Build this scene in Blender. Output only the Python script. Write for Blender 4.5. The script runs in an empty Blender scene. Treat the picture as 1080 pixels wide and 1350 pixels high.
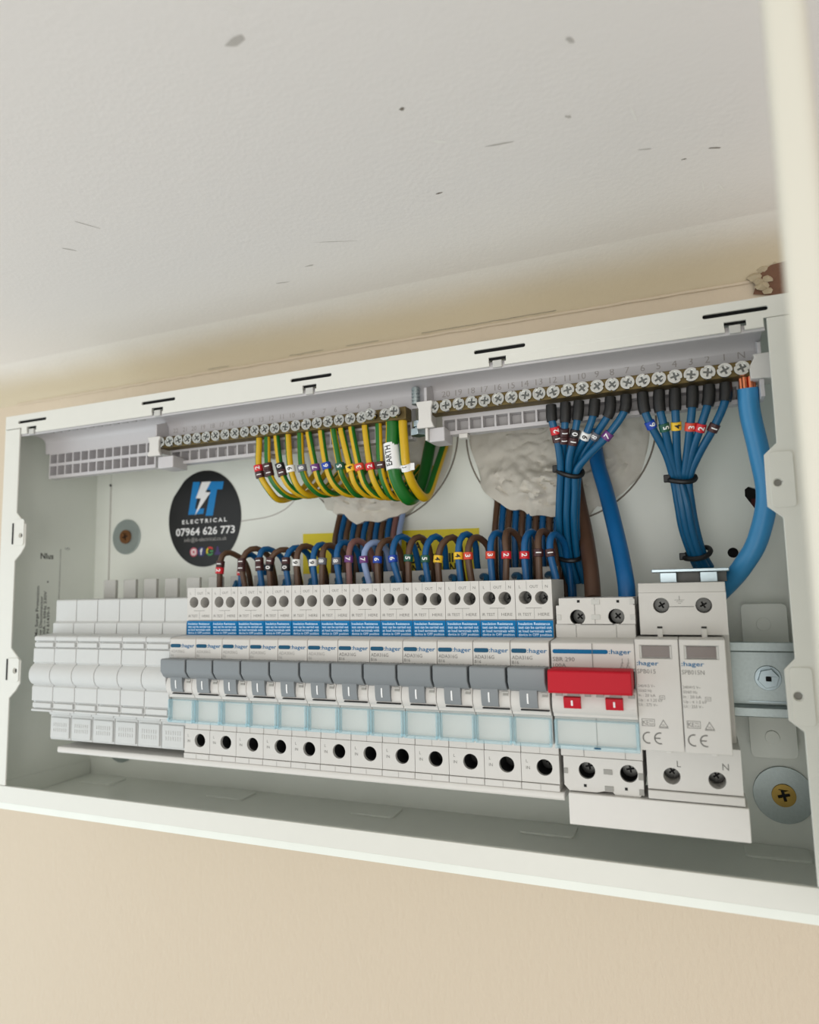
import bpy, bmesh, math, random
from mathutils import Vector, Matrix, noise
from mathutils.geometry import tessellate_polygon
random.seed(7)
S = 0.001                       # the scene is laid out in millimetres round the eye point
ZO = 1.60                       # height of the eye above the room's floor, metres
scene = bpy.context.scene
col = scene.collection

# ------------------------------------------------------------------ camera
F_PX = 897.84
yaw, pitch, roll = 0.38244, 0.10913, -0.02183
fw = Vector((-math.sin(yaw)*math.cos(pitch), math.cos(yaw)*math.cos(pitch), math.sin(pitch)))
rt = Vector((math.cos(yaw), math.sin(yaw), 0))
up = rt.cross(fw)
c_, s_ = math.cos(roll), math.sin(roll)
r2, u2 = c_*rt + s_*up, -s_*rt + c_*up
cam = bpy.data.cameras.new('camera')
cam.sensor_fit = 'AUTO'; cam.sensor_width = 36.0
cam.lens = F_PX / 1350 * 36.0
cam.clip_start = 0.01; cam.clip_end = 50
cam.dof.use_dof = True; cam.dof.focus_distance = 0.345
cam.dof.aperture_fstop = cam.lens / 3.2
cam_ob = bpy.data.objects.new('camera', cam); col.objects.link(cam_ob)
cam_ob.matrix_world = Matrix(((r2.x, u2.x, -fw.x, 0), (r2.y, u2.y, -fw.y, 0), (r2.z, u2.z, -fw.z, ZO), (0, 0, 0, 1)))
scene.camera = cam_ob

# ------------------------------------------------------------------ light
w = bpy.data.worlds.new('room_light'); scene.world = w; w.use_nodes = True
bg = w.node_tree.nodes['Background']
bg.inputs[0].default_value = (1.0, 0.985, 0.955, 1); bg.inputs[1].default_value = 0.485
def area(name, loc, target, sx, sy, power, color):
    l = bpy.data.lights.new(name, 'AREA'); l.shape = 'RECTANGLE'; l.size = sx; l.size_y = sy
    l.energy = power; l.color = color
    o = bpy.data.objects.new(name, l); col.objects.link(o)
    o.location = (loc[0]*S, loc[1]*S, loc[2]*S + ZO)
    d = Vector(target) - Vector(loc)
    o.rotation_euler = d.to_track_quat('-Z', 'Y').to_euler()
    return o
area('window_daylight', (-1250, -250, -420), (-200, 250, 120), 1.0, 1.2, 6.0, (0.78, 0.94, 1.0))
area('front_right_light', (160, -1500, -330), (-150, 380, 0), 1.3, 1.3, 16.6, (1.0, 0.985, 0.955))  # unseen area light added at front right to brighten the box inside
scene.view_settings.view_transform = 'Standard'
scene.view_settings.look = 'None'
scene.view_settings.gamma = 1
scene.view_settings.use_curve_mapping = False
scene.view_settings.exposure = 0.0
scene.cycles.max_bounces = 8
scene.cycles.transparent_max_bounces = 16

# ------------------------------------------------------------------ materials
def lin(c):
    return tuple(((x/255)/12.92 if x/255 <= .04045 else ((x/255+.055)/1.055)**2.4) for x in c)
MATS = {}
def pm(name, rgb, rough=.5, metal=0, var=.05, scale=300, bump=0, bscale=800, spec=.5, alpha=1, trans=0, coat=0):
    m = bpy.data.materials.new(name); m.use_nodes = True
    nt = m.node_tree; b = nt.nodes['Principled BSDF']
    c = lin(rgb)
    tc = nt.nodes.new('ShaderNodeTexCoord')
    n = nt.nodes.new('ShaderNodeTexNoise'); n.inputs['Scale'].default_value = scale; n.inputs['Detail'].default_value = 3
    nt.links.new(tc.outputs['Object'], n.inputs['Vector'])
    mx = nt.nodes.new('ShaderNodeMix'); mx.data_type = 'RGBA'
    mx.inputs[6].default_value = (*[x*(1-var) for x in c], 1); mx.inputs[7].default_value = (*[min(1, x*(1+var)) for x in c], 1)
    nt.links.new(n.outputs['Fac'], mx.inputs[0]); nt.links.new(mx.outputs[2], b.inputs['Base Color'])
    b.inputs['Roughness'].default_value = rough; b.inputs['Metallic'].default_value = metal
    b.inputs['Specular IOR Level'].default_value = spec
    b.inputs['Alpha'].default_value = alpha
    b.inputs['Transmission Weight'].default_value = trans
    if coat: b.inputs['Coat Weight'].default_value = coat
    if bump:
        n2 = nt.nodes.new('ShaderNodeTexNoise'); n2.inputs['Scale'].default_value = bscale; n2.inputs['Detail'].default_value = 4
        nt.links.new(tc.outputs['Object'], n2.inputs['Vector'])
        bp = nt.nodes.new('ShaderNodeBump'); bp.inputs['Strength'].default_value = bump; bp.inputs['Distance'].default_value = .0006
        nt.links.new(n2.outputs['Fac'], bp.inputs['Height']); nt.links.new(bp.outputs[0], b.inputs['Normal'])
    MATS[name] = m
    return m
pm('powder_coat', (222, 221, 213), .38, var=.02, scale=120, bump=.05, bscale=1500)
pm('inner_coat', (234, 237, 229), .33, var=.03, scale=60, bump=.04, bscale=1500)
pm('white_plastic', (216, 213, 208), .42, var=.02)
pm('device_plastic', (208, 205, 200), .45, var=.02)
pm('blank_plastic', (203, 204, 202), .5, var=.02)
pm('carrier_plastic', (197, 194, 195), .4, var=.02)
pm('pocket_plastic', (176, 173, 172), .5, var=.04)
pm('clip_grey', (196, 195, 190), .5)
pm('dark_gap', (22, 22, 22), .8)
pm('toggle_grey', (126, 131, 134), .42, var=.02)
pm('mid_grey', (150, 148, 142), .5)
pm('red_plastic', (186, 14, 36), .5, var=.03, spec=.25)
pm('print_grey', (112, 110, 106), .7)
pm('print_dark', (38, 37, 36), .7)
pm('print_faint', (168, 166, 162), .7)
pm('emboss', (158, 152, 148), .6)
pm('print_white', (240, 240, 240), .6)
pm('brand_blue', (0, 98, 146), .6, spec=.2)
pm('bar_blue', (28, 82, 112), .6, spec=.2)
pm('label_blue', (0, 112, 172), .6, var=.03, spec=.2)
pm('label_text', (206, 228, 246), .6)
pm('zinc', (176, 190, 196), .34, metal=1, var=.08, scale=500)
pm('zinc_dull', (176, 186, 186), .42, metal=.85, var=.12, scale=700, bump=.12, bscale=2500)
pm('screw_bright', (196, 198, 195), .24, metal=1, var=.06)
pm('screw_dark', (70, 70, 68), .3, metal=1, var=.1)
pm('screw_mid', (104, 106, 104), .35, metal=1, var=.1)
pm('brass', (116, 100, 64), .55, metal=.75, var=.2, scale=500)
pm('brass_screw', (168, 140, 76), .38, metal=1, var=.15)
pm('rusty_screw', (132, 92, 58), .5, metal=.7, var=.2)
pm('copper', (232, 140, 100), .3, metal=1, var=.1)
pm('pvc_blue', (8, 86, 140), .38, var=.06)
pm('pvc_teal', (8, 84, 124), .36, var=.06)
pm('pvc_main_blue', (58, 140, 192), .4, var=.06)
pm('pvc_tail_blue', (4, 98, 160), .4, var=.06)
pm('pvc_lavender', (136, 156, 196), .4, var=.05)
pm('pvc_brown', (88, 62, 44), .42, var=.08)
pm('pvc_rosy_brown', (122, 84, 80), .42, var=.06)
pm('pvc_tail_brown', (84, 58, 42), .45, var=.06)
pm('boot_black', (26, 25, 25), .5)
pm('tie_black', (18, 18, 19), .45)
pm('vinyl_black', (24, 24, 26), .38, var=.03)
pm('sticker_yellow', (232, 212, 28), .45, var=.03)
pm('logo_blue', (10, 128, 196), .5)
pm('putty', (212, 207, 196), .75, var=.06, scale=90, bump=.5, bscale=260)
pm('brick_red', (112, 80, 62), .9, var=.2, scale=300, bump=.6)
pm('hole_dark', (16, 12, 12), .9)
pm('hole_red', (70, 12, 18), .8)
pm('door_cream', (220, 216, 202), .4, var=.01, scale=20)
pm('plaster', (184, 170, 144), .9, var=.1, scale=300, bump=.6, bscale=500)
pm('scuff_grey', (196, 192, 187), .8, var=.1)
pm('scuff_dark', (132, 124, 114), .8, var=.1)
pm('scuff_white', (246, 244, 240), .7)
pm('icon_pink', (196, 86, 104), .6); pm('icon_blue', (52, 58, 110), .6); pm('icon_green', (70, 150, 90), .6); pm('icon_purple', (70, 56, 110), .6); pm('icon_red', (206, 60, 60), .6)
DIGIT_RGB = [(30, 24, 26), (66, 34, 34), (206, 32, 44), (214, 72, 52), (238, 192, 44), (18, 84, 66), (20, 66, 170), (110, 58, 124), (110, 112, 122), (240, 240, 238)]
for k, c in enumerate(DIGIT_RGB): pm('ring_%d' % k, c, .4, var=.03)

# striped earth insulation: green band round part of the sheath
def earth_mat(name, a, b):
    m = pm(name, (214, 176, 22), .38)
    nt = m.node_tree; bs = nt.nodes['Principled BSDF']
    uv = nt.nodes.new('ShaderNodeUVMap'); sep = nt.nodes.new('ShaderNodeSeparateXYZ'); nt.links.new(uv.outputs[0], sep.inputs[0])
    r = nt.nodes.new('ShaderNodeValToRGB'); r.color_ramp.interpolation = 'CONSTANT'
    e = r.color_ramp.elements; y, g = (*lin((206, 166, 14)), 1), (*lin((18, 104, 30)), 1)
    e[0].position = 0; e[0].color = y; e[1].position = a; e[1].color = g
    n = e.new(b); n.color = y
    nt.links.new(sep.outputs[0], r.inputs[0]); nt.links.new(r.outputs[0], bs.inputs['Base Color'])
earth_mat('earth_small', .62, .88); earth_mat('earth_big', .20, .90); earth_mat('earth_bond', .30, .86)

# translucent blue label covers
def clear_mat(name, rgb, opac, rough):
    m = bpy.data.materials.new(name); m.use_nodes = True; nt = m.node_tree
    b = nt.nodes['Principled BSDF']; out = nt.nodes['Material Output']
    b.inputs['Base Color'].default_value = (*lin(rgb), 1); b.inputs['Roughness'].default_value = rough
    t = nt.nodes.new('ShaderNodeBsdfTransparent'); t.inputs[0].default_value = (.983, .997, .998, 1)
    mx = nt.nodes.new('ShaderNodeMixShader'); mx.inputs[0].default_value = opac
    nt.links.new(t.outputs[0], mx.inputs[1]); nt.links.new(b.outputs[0], mx.inputs[2]); nt.links.new(mx.outputs[0], out.inputs[0])
    MATS[name] = m
clear_mat('clear_pane', (220, 236, 240), .07, .12); clear_mat('clear_edge', (176, 216, 228), .34, .15)

# painted wall and ceiling: roller stipple and faint mottling
def paint(name, rgb, rgb2, bump, mottle=3.0):
    m = bpy.data.materials.new(name); m.use_nodes = True; nt = m.node_tree; b = nt.nodes['Principled BSDF']
    tc = nt.nodes.new('ShaderNodeTexCoord'); n = nt.nodes.new('ShaderNodeTexNoise'); n.inputs['Scale'].default_value = mottle; n.inputs['Detail'].default_value = 5
    nt.links.new(tc.outputs['Object'], n.inputs['Vector'])
    r = nt.nodes.new('ShaderNodeMix'); r.data_type = 'RGBA'; r.inputs[6].default_value = (*lin(rgb), 1); r.inputs[7].default_value = (*lin(rgb2), 1)
    nt.links.new(n.outputs['Fac'], r.inputs[0]); nt.links.new(r.outputs[2], b.inputs['Base Color'])
    b.inputs['Roughness'].default_value = .62; b.inputs['Specular IOR Level'].default_value = .35
    n2 = nt.nodes.new('ShaderNodeTexNoise'); n2.inputs['Scale'].default_value = 420; n2.inputs['Detail'].default_value = 3
    n3 = nt.nodes.new('ShaderNodeTexNoise'); n3.inputs['Scale'].default_value = 60; n3.inputs['Detail'].default_value = 4
    ad = nt.nodes.new('ShaderNodeMath'); ad.operation = 'ADD'
    mp = nt.nodes.new('ShaderNodeMapping'); mp.inputs['Scale'].default_value = (1, 1, .45)
    nt.links.new(tc.outputs['Object'], mp.inputs[0]); nt.links.new(mp.outputs[0], n2.inputs['Vector']); nt.links.new(tc.outputs['Object'], n3.inputs['Vector'])
    nt.links.new(n2.outputs['Fac'], ad.inputs[0]); nt.links.new(n3.outputs['Fac'], ad.inputs[1])
    bp = nt.nodes.new('ShaderNodeBump'); bp.inputs['Strength'].default_value = bump; bp.inputs['Distance'].default_value = .0008
    nt.links.new(ad.outputs[0], bp.inputs['Height']); nt.links.new(bp.outputs[0], b.inputs['Normal'])
    MATS[name] = m
paint('wall_paint', (212, 197, 176), (207, 191, 169), .6)
paint('ceiling_paint', (244, 241, 238), (238, 234, 232), .16)
paint('cove_paint_shade', (208, 194, 168), (200, 186, 159), .2, 9)
# cove colour fades from ceiling paint to tan, mostly the crease's shade painted in
def shade_fade():
    m = MATS['cove_paint_shade']; nt = m.node_tree; b = nt.nodes['Principled BSDF']
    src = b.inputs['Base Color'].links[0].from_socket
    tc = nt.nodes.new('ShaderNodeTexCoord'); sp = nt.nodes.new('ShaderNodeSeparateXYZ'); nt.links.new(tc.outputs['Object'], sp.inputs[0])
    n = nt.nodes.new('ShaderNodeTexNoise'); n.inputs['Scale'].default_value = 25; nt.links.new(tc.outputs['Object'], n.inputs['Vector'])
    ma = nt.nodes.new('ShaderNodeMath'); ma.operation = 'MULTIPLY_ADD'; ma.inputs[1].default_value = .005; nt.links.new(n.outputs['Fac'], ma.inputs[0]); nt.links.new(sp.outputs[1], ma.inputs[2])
    mr = nt.nodes.new('ShaderNodeMapRange'); mr.interpolation_type = 'SMOOTHSTEP'; mr.inputs[1].default_value = SHADE_FADE[0]; mr.inputs[2].default_value = SHADE_FADE[1]
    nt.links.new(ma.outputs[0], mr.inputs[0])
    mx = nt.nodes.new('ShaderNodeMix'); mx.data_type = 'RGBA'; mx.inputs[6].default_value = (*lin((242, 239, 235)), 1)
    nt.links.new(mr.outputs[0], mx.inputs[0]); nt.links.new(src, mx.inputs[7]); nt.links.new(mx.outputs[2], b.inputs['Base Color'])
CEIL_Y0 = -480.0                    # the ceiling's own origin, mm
SHADE_FADE = ((362-CEIL_Y0+2.5)*S, (398-CEIL_Y0+2.5)*S)
shade_fade()

# ------------------------------------------------------------------ mesh helpers
TXT = {}
def text2d(s, offset=0.0):
    """outline lettering as flat triangles, cap height about 0.73"""
    k = (s, offset)
    if k not in TXT:
        cu = bpy.data.curves.new('t', 'FONT'); cu.body = s; cu.resolution_u = 2; cu.offset = offset; cu.fill_mode = 'FRONT'
        o = bpy.data.objects.new('t', cu); col.objects.link(o)
        dg = bpy.context.evaluated_depsgraph_get()
        me = bpy.data.meshes.new_from_object(o.evaluated_get(dg))
        v = [(p.co.x, p.co.y) for p in me.vertices]; f = [tuple(p.vertices) for p in me.polygons]
        bpy.data.objects.remove(o); bpy.data.curves.remove(cu); bpy.data.meshes.remove(me)
        TXT[k] = (v, f)
    return TXT[k]

def circle(cx, cz, r, n=20, rz=None):
    rz = rz or r
    return [(cx + r*math.cos(2*math.pi*i/n), cz + rz*math.sin(2*math.pi*i/n)) for i in range(n)]
def rect(x0, x1, z0, z1): return [(x0, z0), (x1, z0), (x1, z1), (x0, z1)]
def rrect(x0, x1, z0, z1, r, n=4):
    o = []
    for cx, cz, a in ((x1-r, z1-r, 0), (x0+r, z1-r, 90), (x0+r, z0+r, 180), (x1-r, z0+r, 270)):
        for i in range(n+1):
            t = math.radians(a + 90*i/n); o.append((cx + r*math.cos(t), cz + r*math.sin(t)))
    return o
def cross(cx, cz, r, w_, rot=0):
    p = [(w_, w_), (w_, r), (-w_, r), (-w_, w_), (-r, w_), (-r, -w_), (-w_, -w_), (-w_, -r), (w_, -r), (w_, -w_), (r, -w_), (r, w_)]
    c, s = math.cos(rot), math.sin(rot)
    return [(cx + x*c - z*s, cz + x*s + z*c) for x, z in p]

def smooth_path(pts, step=2.5):
    P = [Vector(p) for p in pts]
    if len(P) == 2: return P
    E = [2*P[0]-P[1]] + P + [2*P[-1]-P[-2]]
    out = []
    for i in range(1, len(E)-2):
        n = max(2, int((E[i+1]-E[i]).length/step))
        for k in range(n):
            t = k/n; a, b, c, d = E[i-1], E[i], E[i+1], E[i+2]
            out.append(.5*((2*b) + (c-a)*t + (2*a-5*b+4*c-d)*t*t + (3*b-a-3*c+d)*t**3))
    out.append(P[-1]); return out

class MB:
    def __init__(s): s.v, s.f, s.m, s.uv, s.i = [], [], [], {}, 0
    def mat(s, i): s.i = i; return s
    def add(s, vs, fs):
        o = len(s.v); s.v += [tuple(p) for p in vs]
        for f in fs: s.f.append(tuple(o+i for i in f)); s.m.append(s.i)
        return s
    def box(s, x0, x1, y0, y1, z0, z1):
        return s.add([(x0,y0,z0),(x1,y0,z0),(x1,y1,z0),(x0,y1,z0),(x0,y0,z1),(x1,y0,z1),(x1,y1,z1),(x0,y1,z1)],
                     [(0,1,5,4),(1,2,6,5),(2,3,7,6),(3,0,4,7),(4,5,6,7),(3,2,1,0)])
    def prism(s, prof, x0, x1):
        """closed (y,z) outline carried from x0 to x1"""
        n = len(prof); a = sum(prof[i][0]*prof[(i+1)%n][1]-prof[(i+1)%n][0]*prof[i][1] for i in range(n))
        if a < 0: prof = prof[::-1]
        vs = [(x0,y,z) for y,z in prof] + [(x1,y,z) for y,z in prof]
        t = tessellate_polygon([[Vector((y,z,0)) for y,z in prof]])
        fs = [(i,(i+1)%n,n+(i+1)%n,n+i) for i in range(n)]
        for tri in t:
            p = [prof[i] for i in tri]; ar = (p[1][0]-p[0][0])*(p[2][1]-p[0][1])-(p[2][0]-p[0][0])*(p[1][1]-p[0][1])
            tr = tri if ar > 0 else tri[::-1]
            fs.append(tuple(n+i for i in tr)); fs.append(tuple(tr[::-1]))
        return s.add(vs, fs)
    def plate(s, outer, holes, y0, y1, fn=None):
        """flat sheet in x,z with real holes, front at y0, back at y1; fn remaps (x,y,z)"""
        loops = [outer] + list(holes); flat = [p for l in loops for p in l]; n = len(flat)
        t = tessellate_polygon([[Vector((x,z,0)) for x,z in l] for l in loops])
        fn = fn or (lambda x,y,z: (x,y,z))
        vs = [fn(x,y0,z) for x,z in flat] + [fn(x,y1,z) for x,z in flat]; fs = []
        for tri in t:
            p = [flat[i] for i in tri]; ar = (p[1][0]-p[0][0])*(p[2][1]-p[0][1])-(p[2][0]-p[0][0])*(p[1][1]-p[0][1])
            tr = tri if ar > 0 else tri[::-1]
            fs.append(tuple(tr)); fs.append(tuple(n+i for i in tr[::-1]))
        o = 0
        for li, l in enumerate(loops):
            k = len(l); ar = sum(l[i][0]*l[(i+1)%k][1]-l[(i+1)%k][0]*l[i][1] for i in range(k))
            ccw = (ar > 0) == (li == 0)
            for i in range(k):
                a, b = o+i, o+(i+1)%k
                q = (b, a, n+a, n+b)
                fs.append(q if ccw else q[::-1])
            o += k
        return s.add(vs, fs)
    def disc(s, cx, cz, r, y0, y1, n=20, holes=()): return s.plate(circle(cx, cz, r, n), list(holes), y0, y1)
    def cyl(s, p0, p1, r0, r1=None, n=12, caps=True):
        p0, p1 = Vector(p0), Vector(p1); r1 = r0 if r1 is None else r1
        d = (p1-p0).normalized(); a = d.orthogonal().normalized(); b = d.cross(a)
        vs = [p0 + r0*(a*math.cos(2*math.pi*i/n)+b*math.sin(2*math.pi*i/n)) for i in range(n)] + [p1 + r1*(a*math.cos(2*math.pi*i/n)+b*math.sin(2*math.pi*i/n)) for i in range(n)]
        fs = [(i,(i+1)%n,n+(i+1)%n,n+i) for i in range(n)]
        if caps: fs += [tuple(range(n))[::-1], tuple(range(n,2*n))]
        return s.add(vs, fs)
    def tube(s, pts, r, n=10, rot=0, rfn=None, step=2.5, sm=True, closed=False):
        P = smooth_path(pts, step) if sm else [Vector(p) for p in pts]
        m = len(P)
        tan = [((P[(i+1)%m]-P[i-1]) if closed else (P[min(i+1,m-1)]-P[max(i-1,0)])).normalized() for i in range(m)]
        ref = Vector((0,-1,0)); a = (ref - tan[0]*ref.dot(tan[0]))
        a = a.normalized() if a.length > .1 else tan[0].orthogonal().normalized()
        base = len(s.v); vs = []; fs = []
        for i in range(m):
            a = (a - tan[i]*a.dot(tan[i])).normalized(); b = tan[i].cross(a)
            rr = r if rfn is None else r*rfn(i/(m-1))
            for k in range(n):
                t = 2*math.pi*k/n + rot; vs.append(P[i] + rr*(a*math.cos(t)+b*math.sin(t)))
        f0 = len(s.f)
        for i in range(m if closed else m-1):
            for k in range(n):
                j = (i+1) % m
                fs.append((i*n+k, i*n+(k+1)%n, j*n+(k+1)%n, j*n+k))
        if not closed: fs += [tuple(range(n))[::-1], tuple((m-1)*n+k for k in range(n))]
        s.add(vs, fs)
        q = 0
        for i in range(m if closed else m-1):
            for k in range(n):
                s.uv[f0+q] = ((k/n, i/m), ((k+1)/n, i/m), ((k+1)/n, (i+1)/m), (k/n, (i+1)/m)); q += 1
        return s
    def text(s, txt, x, z, h=None, y=0, w=None, align='l', offset=0.0, fn=None, lift=.04, rot=0):
        """lettering lying on the plane y, reading along +x; h is the cap height in mm, w an optional exact width"""
        v, f = text2d(txt, offset)
        if not v: return s
        x0, x1 = min(p[0] for p in v), max(p[0] for p in v)
        k = (h or 2)/.73; kx = (w/(x1-x0)) if w else k
        dx = {'l': x0, 'c': (x0+x1)/2, 'r': x1}[align]
        fn = fn or (lambda a, b, c: (a, b, c)); c, sn = math.cos(rot), math.sin(rot); vs = []
        for p in v:
            a, b = (p[0]-dx)*kx, p[1]*k
            vs.append(fn(x + a*c - b*sn, y-lift, z + a*sn + b*c))
        return s.add(vs, f)
    def poly(s, pts, y, fn=None):
        t = tessellate_polygon([[Vector((x,z,0)) for x,z in pts]])
        fn = fn or (lambda a, b, c: (a, b, c)); fs = []
        for tri in t:
            p = [pts[i] for i in tri]; ar = (p[1][0]-p[0][0])*(p[2][1]-p[0][1])-(p[2][0]-p[0][0])*(p[1][1]-p[0][1])
            fs.append(tuple(tri) if ar > 0 else tuple(tri[::-1]))
        return s.add([fn(x,y,z) for x,z in pts], fs)
    def build(s, name, mats, parent=None, bevel=0, seg=2, angle=38, org=None):
        me = bpy.data.meshes.new(name)
        mats = mats if isinstance(mats, (list, tuple)) else [mats]
        if parent is not None: o0 = Vector(ORG[parent.name])
        elif org is not None: o0 = Vector(org)
        else:
            xs, ys, zs = zip(*s.v); o0 = Vector(((min(xs)+max(xs))/2, (min(ys)+max(ys))/2, min(zs)))
        me.from_pydata([((p[0]-o0.x)*S, (p[1]-o0.y)*S, (p[2]-o0.z)*S) for p in s.v], [], s.f)
        for k in mats: me.materials.append(MATS[k])
        me.polygons.foreach_set('material_index', s.m)
        if s.uv:
            ul = me.uv_layers.new(name='UVMap')
            for fi, q in s.uv.items():
                for li, uvc in zip(me.polygons[fi].loop_indices, q): ul.data[li].uv = uvc
        me.polygons.foreach_set('use_smooth', [True]*len(me.polygons))
        me.set_sharp_from_angle(angle=math.radians(angle))
        o = bpy.data.objects.new(name, me); col.objects.link(o)
        if parent is not None: o.parent = parent
        else: o.location = (o0.x*S, o0.y*S, o0.z*S + ZO)
        ORG[o.name] = tuple(o0)
        if bevel:
            b = o.modifiers.new('edge', 'BEVEL'); b.width = bevel*S; b.segments = seg; b.limit_method = 'ANGLE'; b.angle_limit = math.radians(40)
            b.harden_normals = False
        return o
ORG = {}
def tag(o, label=None, cat=None, group=None, kind=None):
    if label: o['label'] = label
    if cat: o['category'] = cat
    if group: o['group'] = group
    if kind: o['kind'] = kind
    return o
def thing(name, label, cat, loc, group=None):
    o = bpy.data.objects.new(name, None); col.objects.link(o); o.empty_display_size = .005
    o.location = (loc[0]*S, loc[1]*S, loc[2]*S + ZO); ORG[o.name] = tuple(loc)
    return tag(o, label, cat, group)
def dup(root, dx, dy, dz, label):
    r = root.copy(); col.objects.link(r)
    r.location = root.location + Vector((dx, dy, dz))*S
    ORG[r.name] = tuple(Vector(ORG[root.name]) + Vector((dx, dy, dz)))
    if label: r['label'] = label
    for ch in list(root.children):
        c = ch.copy(); col.objects.link(c); c.parent = r; ORG[c.name] = ORG[r.name]
        for g in list(ch.children):
            d = g.copy(); col.objects.link(d); d.parent = c; ORG[d.name] = ORG[r.name]
    return r

# ================================================================== THE ROOM
o = MB().box(-1500, 900, 403, 440, -1600, 164).build('wall_back', 'wall_paint'); tag(o, 'cream painted wall behind the steel enclosure', kind='structure'); WALL = o
prof = [(404,161), (402.6,162), (400.6,164.6), (397,168), (392,171.7), (386,174.9), (379,177.5), (371,179.2), (362,180)]
flat = [(355,180), (-1400,180), (-1400,210), (440,210), (440,161)]
mb = MB(); n = 60
def cz(x, y, z):
    return (x, y, z + .9*noise.noise(Vector((x/60, y/25, 3))) * (1 if y > 380 else 0))
# the cove is a strip on the ceiling's edge, tan paint with painted-in shade
m = MB().prism(prof[-1:] + [(-1400,180), (-1400,215), (440,215), (440,190), (362,190)], -1500, 900)
CEIL = m.build('ceiling', 'ceiling_paint', org=(-300, CEIL_Y0, 180)); tag(CEIL, 'low white ceiling with scuffs above the enclosure', kind='structure')
xs = [-1500] + [-560 + 8*i for i in range(86)] + [900]
vs = [cz(x, y, z) for x in xs for y, z in prof]; k = len(prof)
fs = [(i*k+j, i*k+j+1, (i+1)*k+j+1, (i+1)*k+j) for i in range(len(xs)-1) for j in range(k-1)]
cove = MB().add(vs, fs).build('cove', 'cove_paint_shade', CEIL)
# wrinkled caulk bead and hairline crack along the crease
pts = [Vector((x, 402.3 + .35*noise.noise(Vector((x/9, 0, 0))), 161.9 + .4*noise.noise(Vector((x/14, 5, 0))))) for x in range(-520, 60, 4)]
MB().tube(pts, .9, 8, sm=False).build('caulk_bead', 'wall_paint', WALL)
for a, b in ((-150, -60), (-250, -222), (-205, -180), (-320, -300)):
    pts = [Vector((x, 401.0, 163.7 + .5*noise.noise(Vector((x/7, 2, 0))))) for x in range(a, b, 3)]
    MB().tube(pts, .16, 5, sm=False).build('paint_crack', 'scuff_dark', WALL)
# broken plaster corner with brick showing
MB().add([(43,401,154), (60,401,150), (60,397,168), (52,397,167), (47,399,164)], [(0,1,2,3,4)]).build('bare_brick', 'brick_red', WALL)
rnd = random.Random(3)
for cx, cz_, r in ((44.5,163,3.2), (49,166.5,3.0), (47.5,157,3.0), (50.5,160.5,2.4), (54,168,2.6), (46,160,2.2), (50,154,2.2)):
    vs = [(cx + r*(1.0+.35*rnd.random())*math.cos(t*math.pi/4), 398.6 + rnd.random()*1.2, cz_ + r*(.7+.3*rnd.random())*math.sin(t*math.pi/4)) for t in range(8)] + [(cx, 396.2, cz_)]
    MB().add(vs, [((t+1) % 8, t, 8) for t in range(8)]).build('plaster_flake', 'plaster', WALL)
# scuffs and paint nicks on the ceiling (x, y, length, width, turn, look)
for x, y, a, b, t, mt in ((-127,171,4.5,1.6,-12,'scuff_grey'), (-89,222.7,1.0,.8,0,'scuff_dark'), (-82.4,246.7,3.2,.9,35,'scuff_white'), (-60,258,6,.5,8,'scuff_grey'),
                          (-31.5,252.7,1.4,.8,40,'scuff_grey'), (-95,281,2.2,.5,-5,'scuff_dark'), (-330,420,1,.5,0,'scuff_dark'), (-290,250,4,.5,50,'scuff_grey'), (-262,236,6,.35,60,'scuff_grey'),
                          (-160,300,12,.25,20,'scuff_grey'), (-210,330,4,.6,10,'scuff_grey'), (-185,318,3,.7,0,'scuff_grey'), (10,300,1.2,.4,0,'scuff_dark'), (22,297,2.6,.5,20,'scuff_dark'), (-5,286,3,.4,15,'scuff_grey'),
                          (-25,215,2,.9,60,'scuff_grey'), (-8,262,5,.5,80,'scuff_white'), (-300,330,3,.6,5,'scuff_white'), (26,330,4,.5,70,'scuff_white'), (18,325,5,.4,85,'scuff_white'), (-120,160,3,.4,30,'scuff_white')):
    ca, sa = math.cos(math.radians(t)), math.sin(math.radians(t)); P = []
    for i in range(14):
        q = 2*math.pi*i/14; rr = .7 + .5*rnd.random()
        u_, v_ = a*rr*math.cos(q), b*rr*math.sin(q); P.append((x + u_*ca - v_*sa, y + u_*sa + v_*ca))
    if y < 356: MB().poly(P, 0, fn=lambda x_, y_, z_: (x_, z_, 179.9)).build('scuff_mark', mt, CEIL)
# ================================================================== STEEL ENCLOSURE
box = thing('electrical_enclosure', 'open white steel consumer unit enclosure fixed to the cream wall under the ceiling', 'enclosure', (-186, 361, -135))
B = dict(parent=box)
MB().plate(rect(-425, 52.5, -135, 121), [[(a, min(c, 114)) for a, c in circle(-183, 97, 49, 40)], [(a, min(c, 114)) for a, c in circle(-66, 92, 49, 40)], [(33.5,49), (37,47.5), (40.5,41), (39.6,36.5), (36,36.5), (31.5,44), (31.6,47.6)], circle(23.8, 14.2, 2.7, 16)], 400, 402.4).build('back_panel', 'inner_coat', **B)
MB().box(-426, -424.6, 321.2, 402.4, -135, 121).build('side_panel', 'inner_coat', **B)
MB().box(52.4, 53.8, 321.2, 402.4, -135, 121).build('side_panel', 'inner_coat', **B)
MB().box(-424.6, 52.4, 321.2, 400, 119.6, 121).build('top_panel', 'inner_coat', **B)
MB().box(-424.6, 52.4, 321.2, 400, -135.4, -134).build('base_panel', 'inner_coat', **B)
# folded corner at the foot of the left side
MB().prism([(322,-121), (399,-124.8), (399.4,-126), (399.4,-134), (322,-134)], -424.6, -423.2).build('corner_fold', 'inner_coat', bevel=.4, **B)
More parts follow.
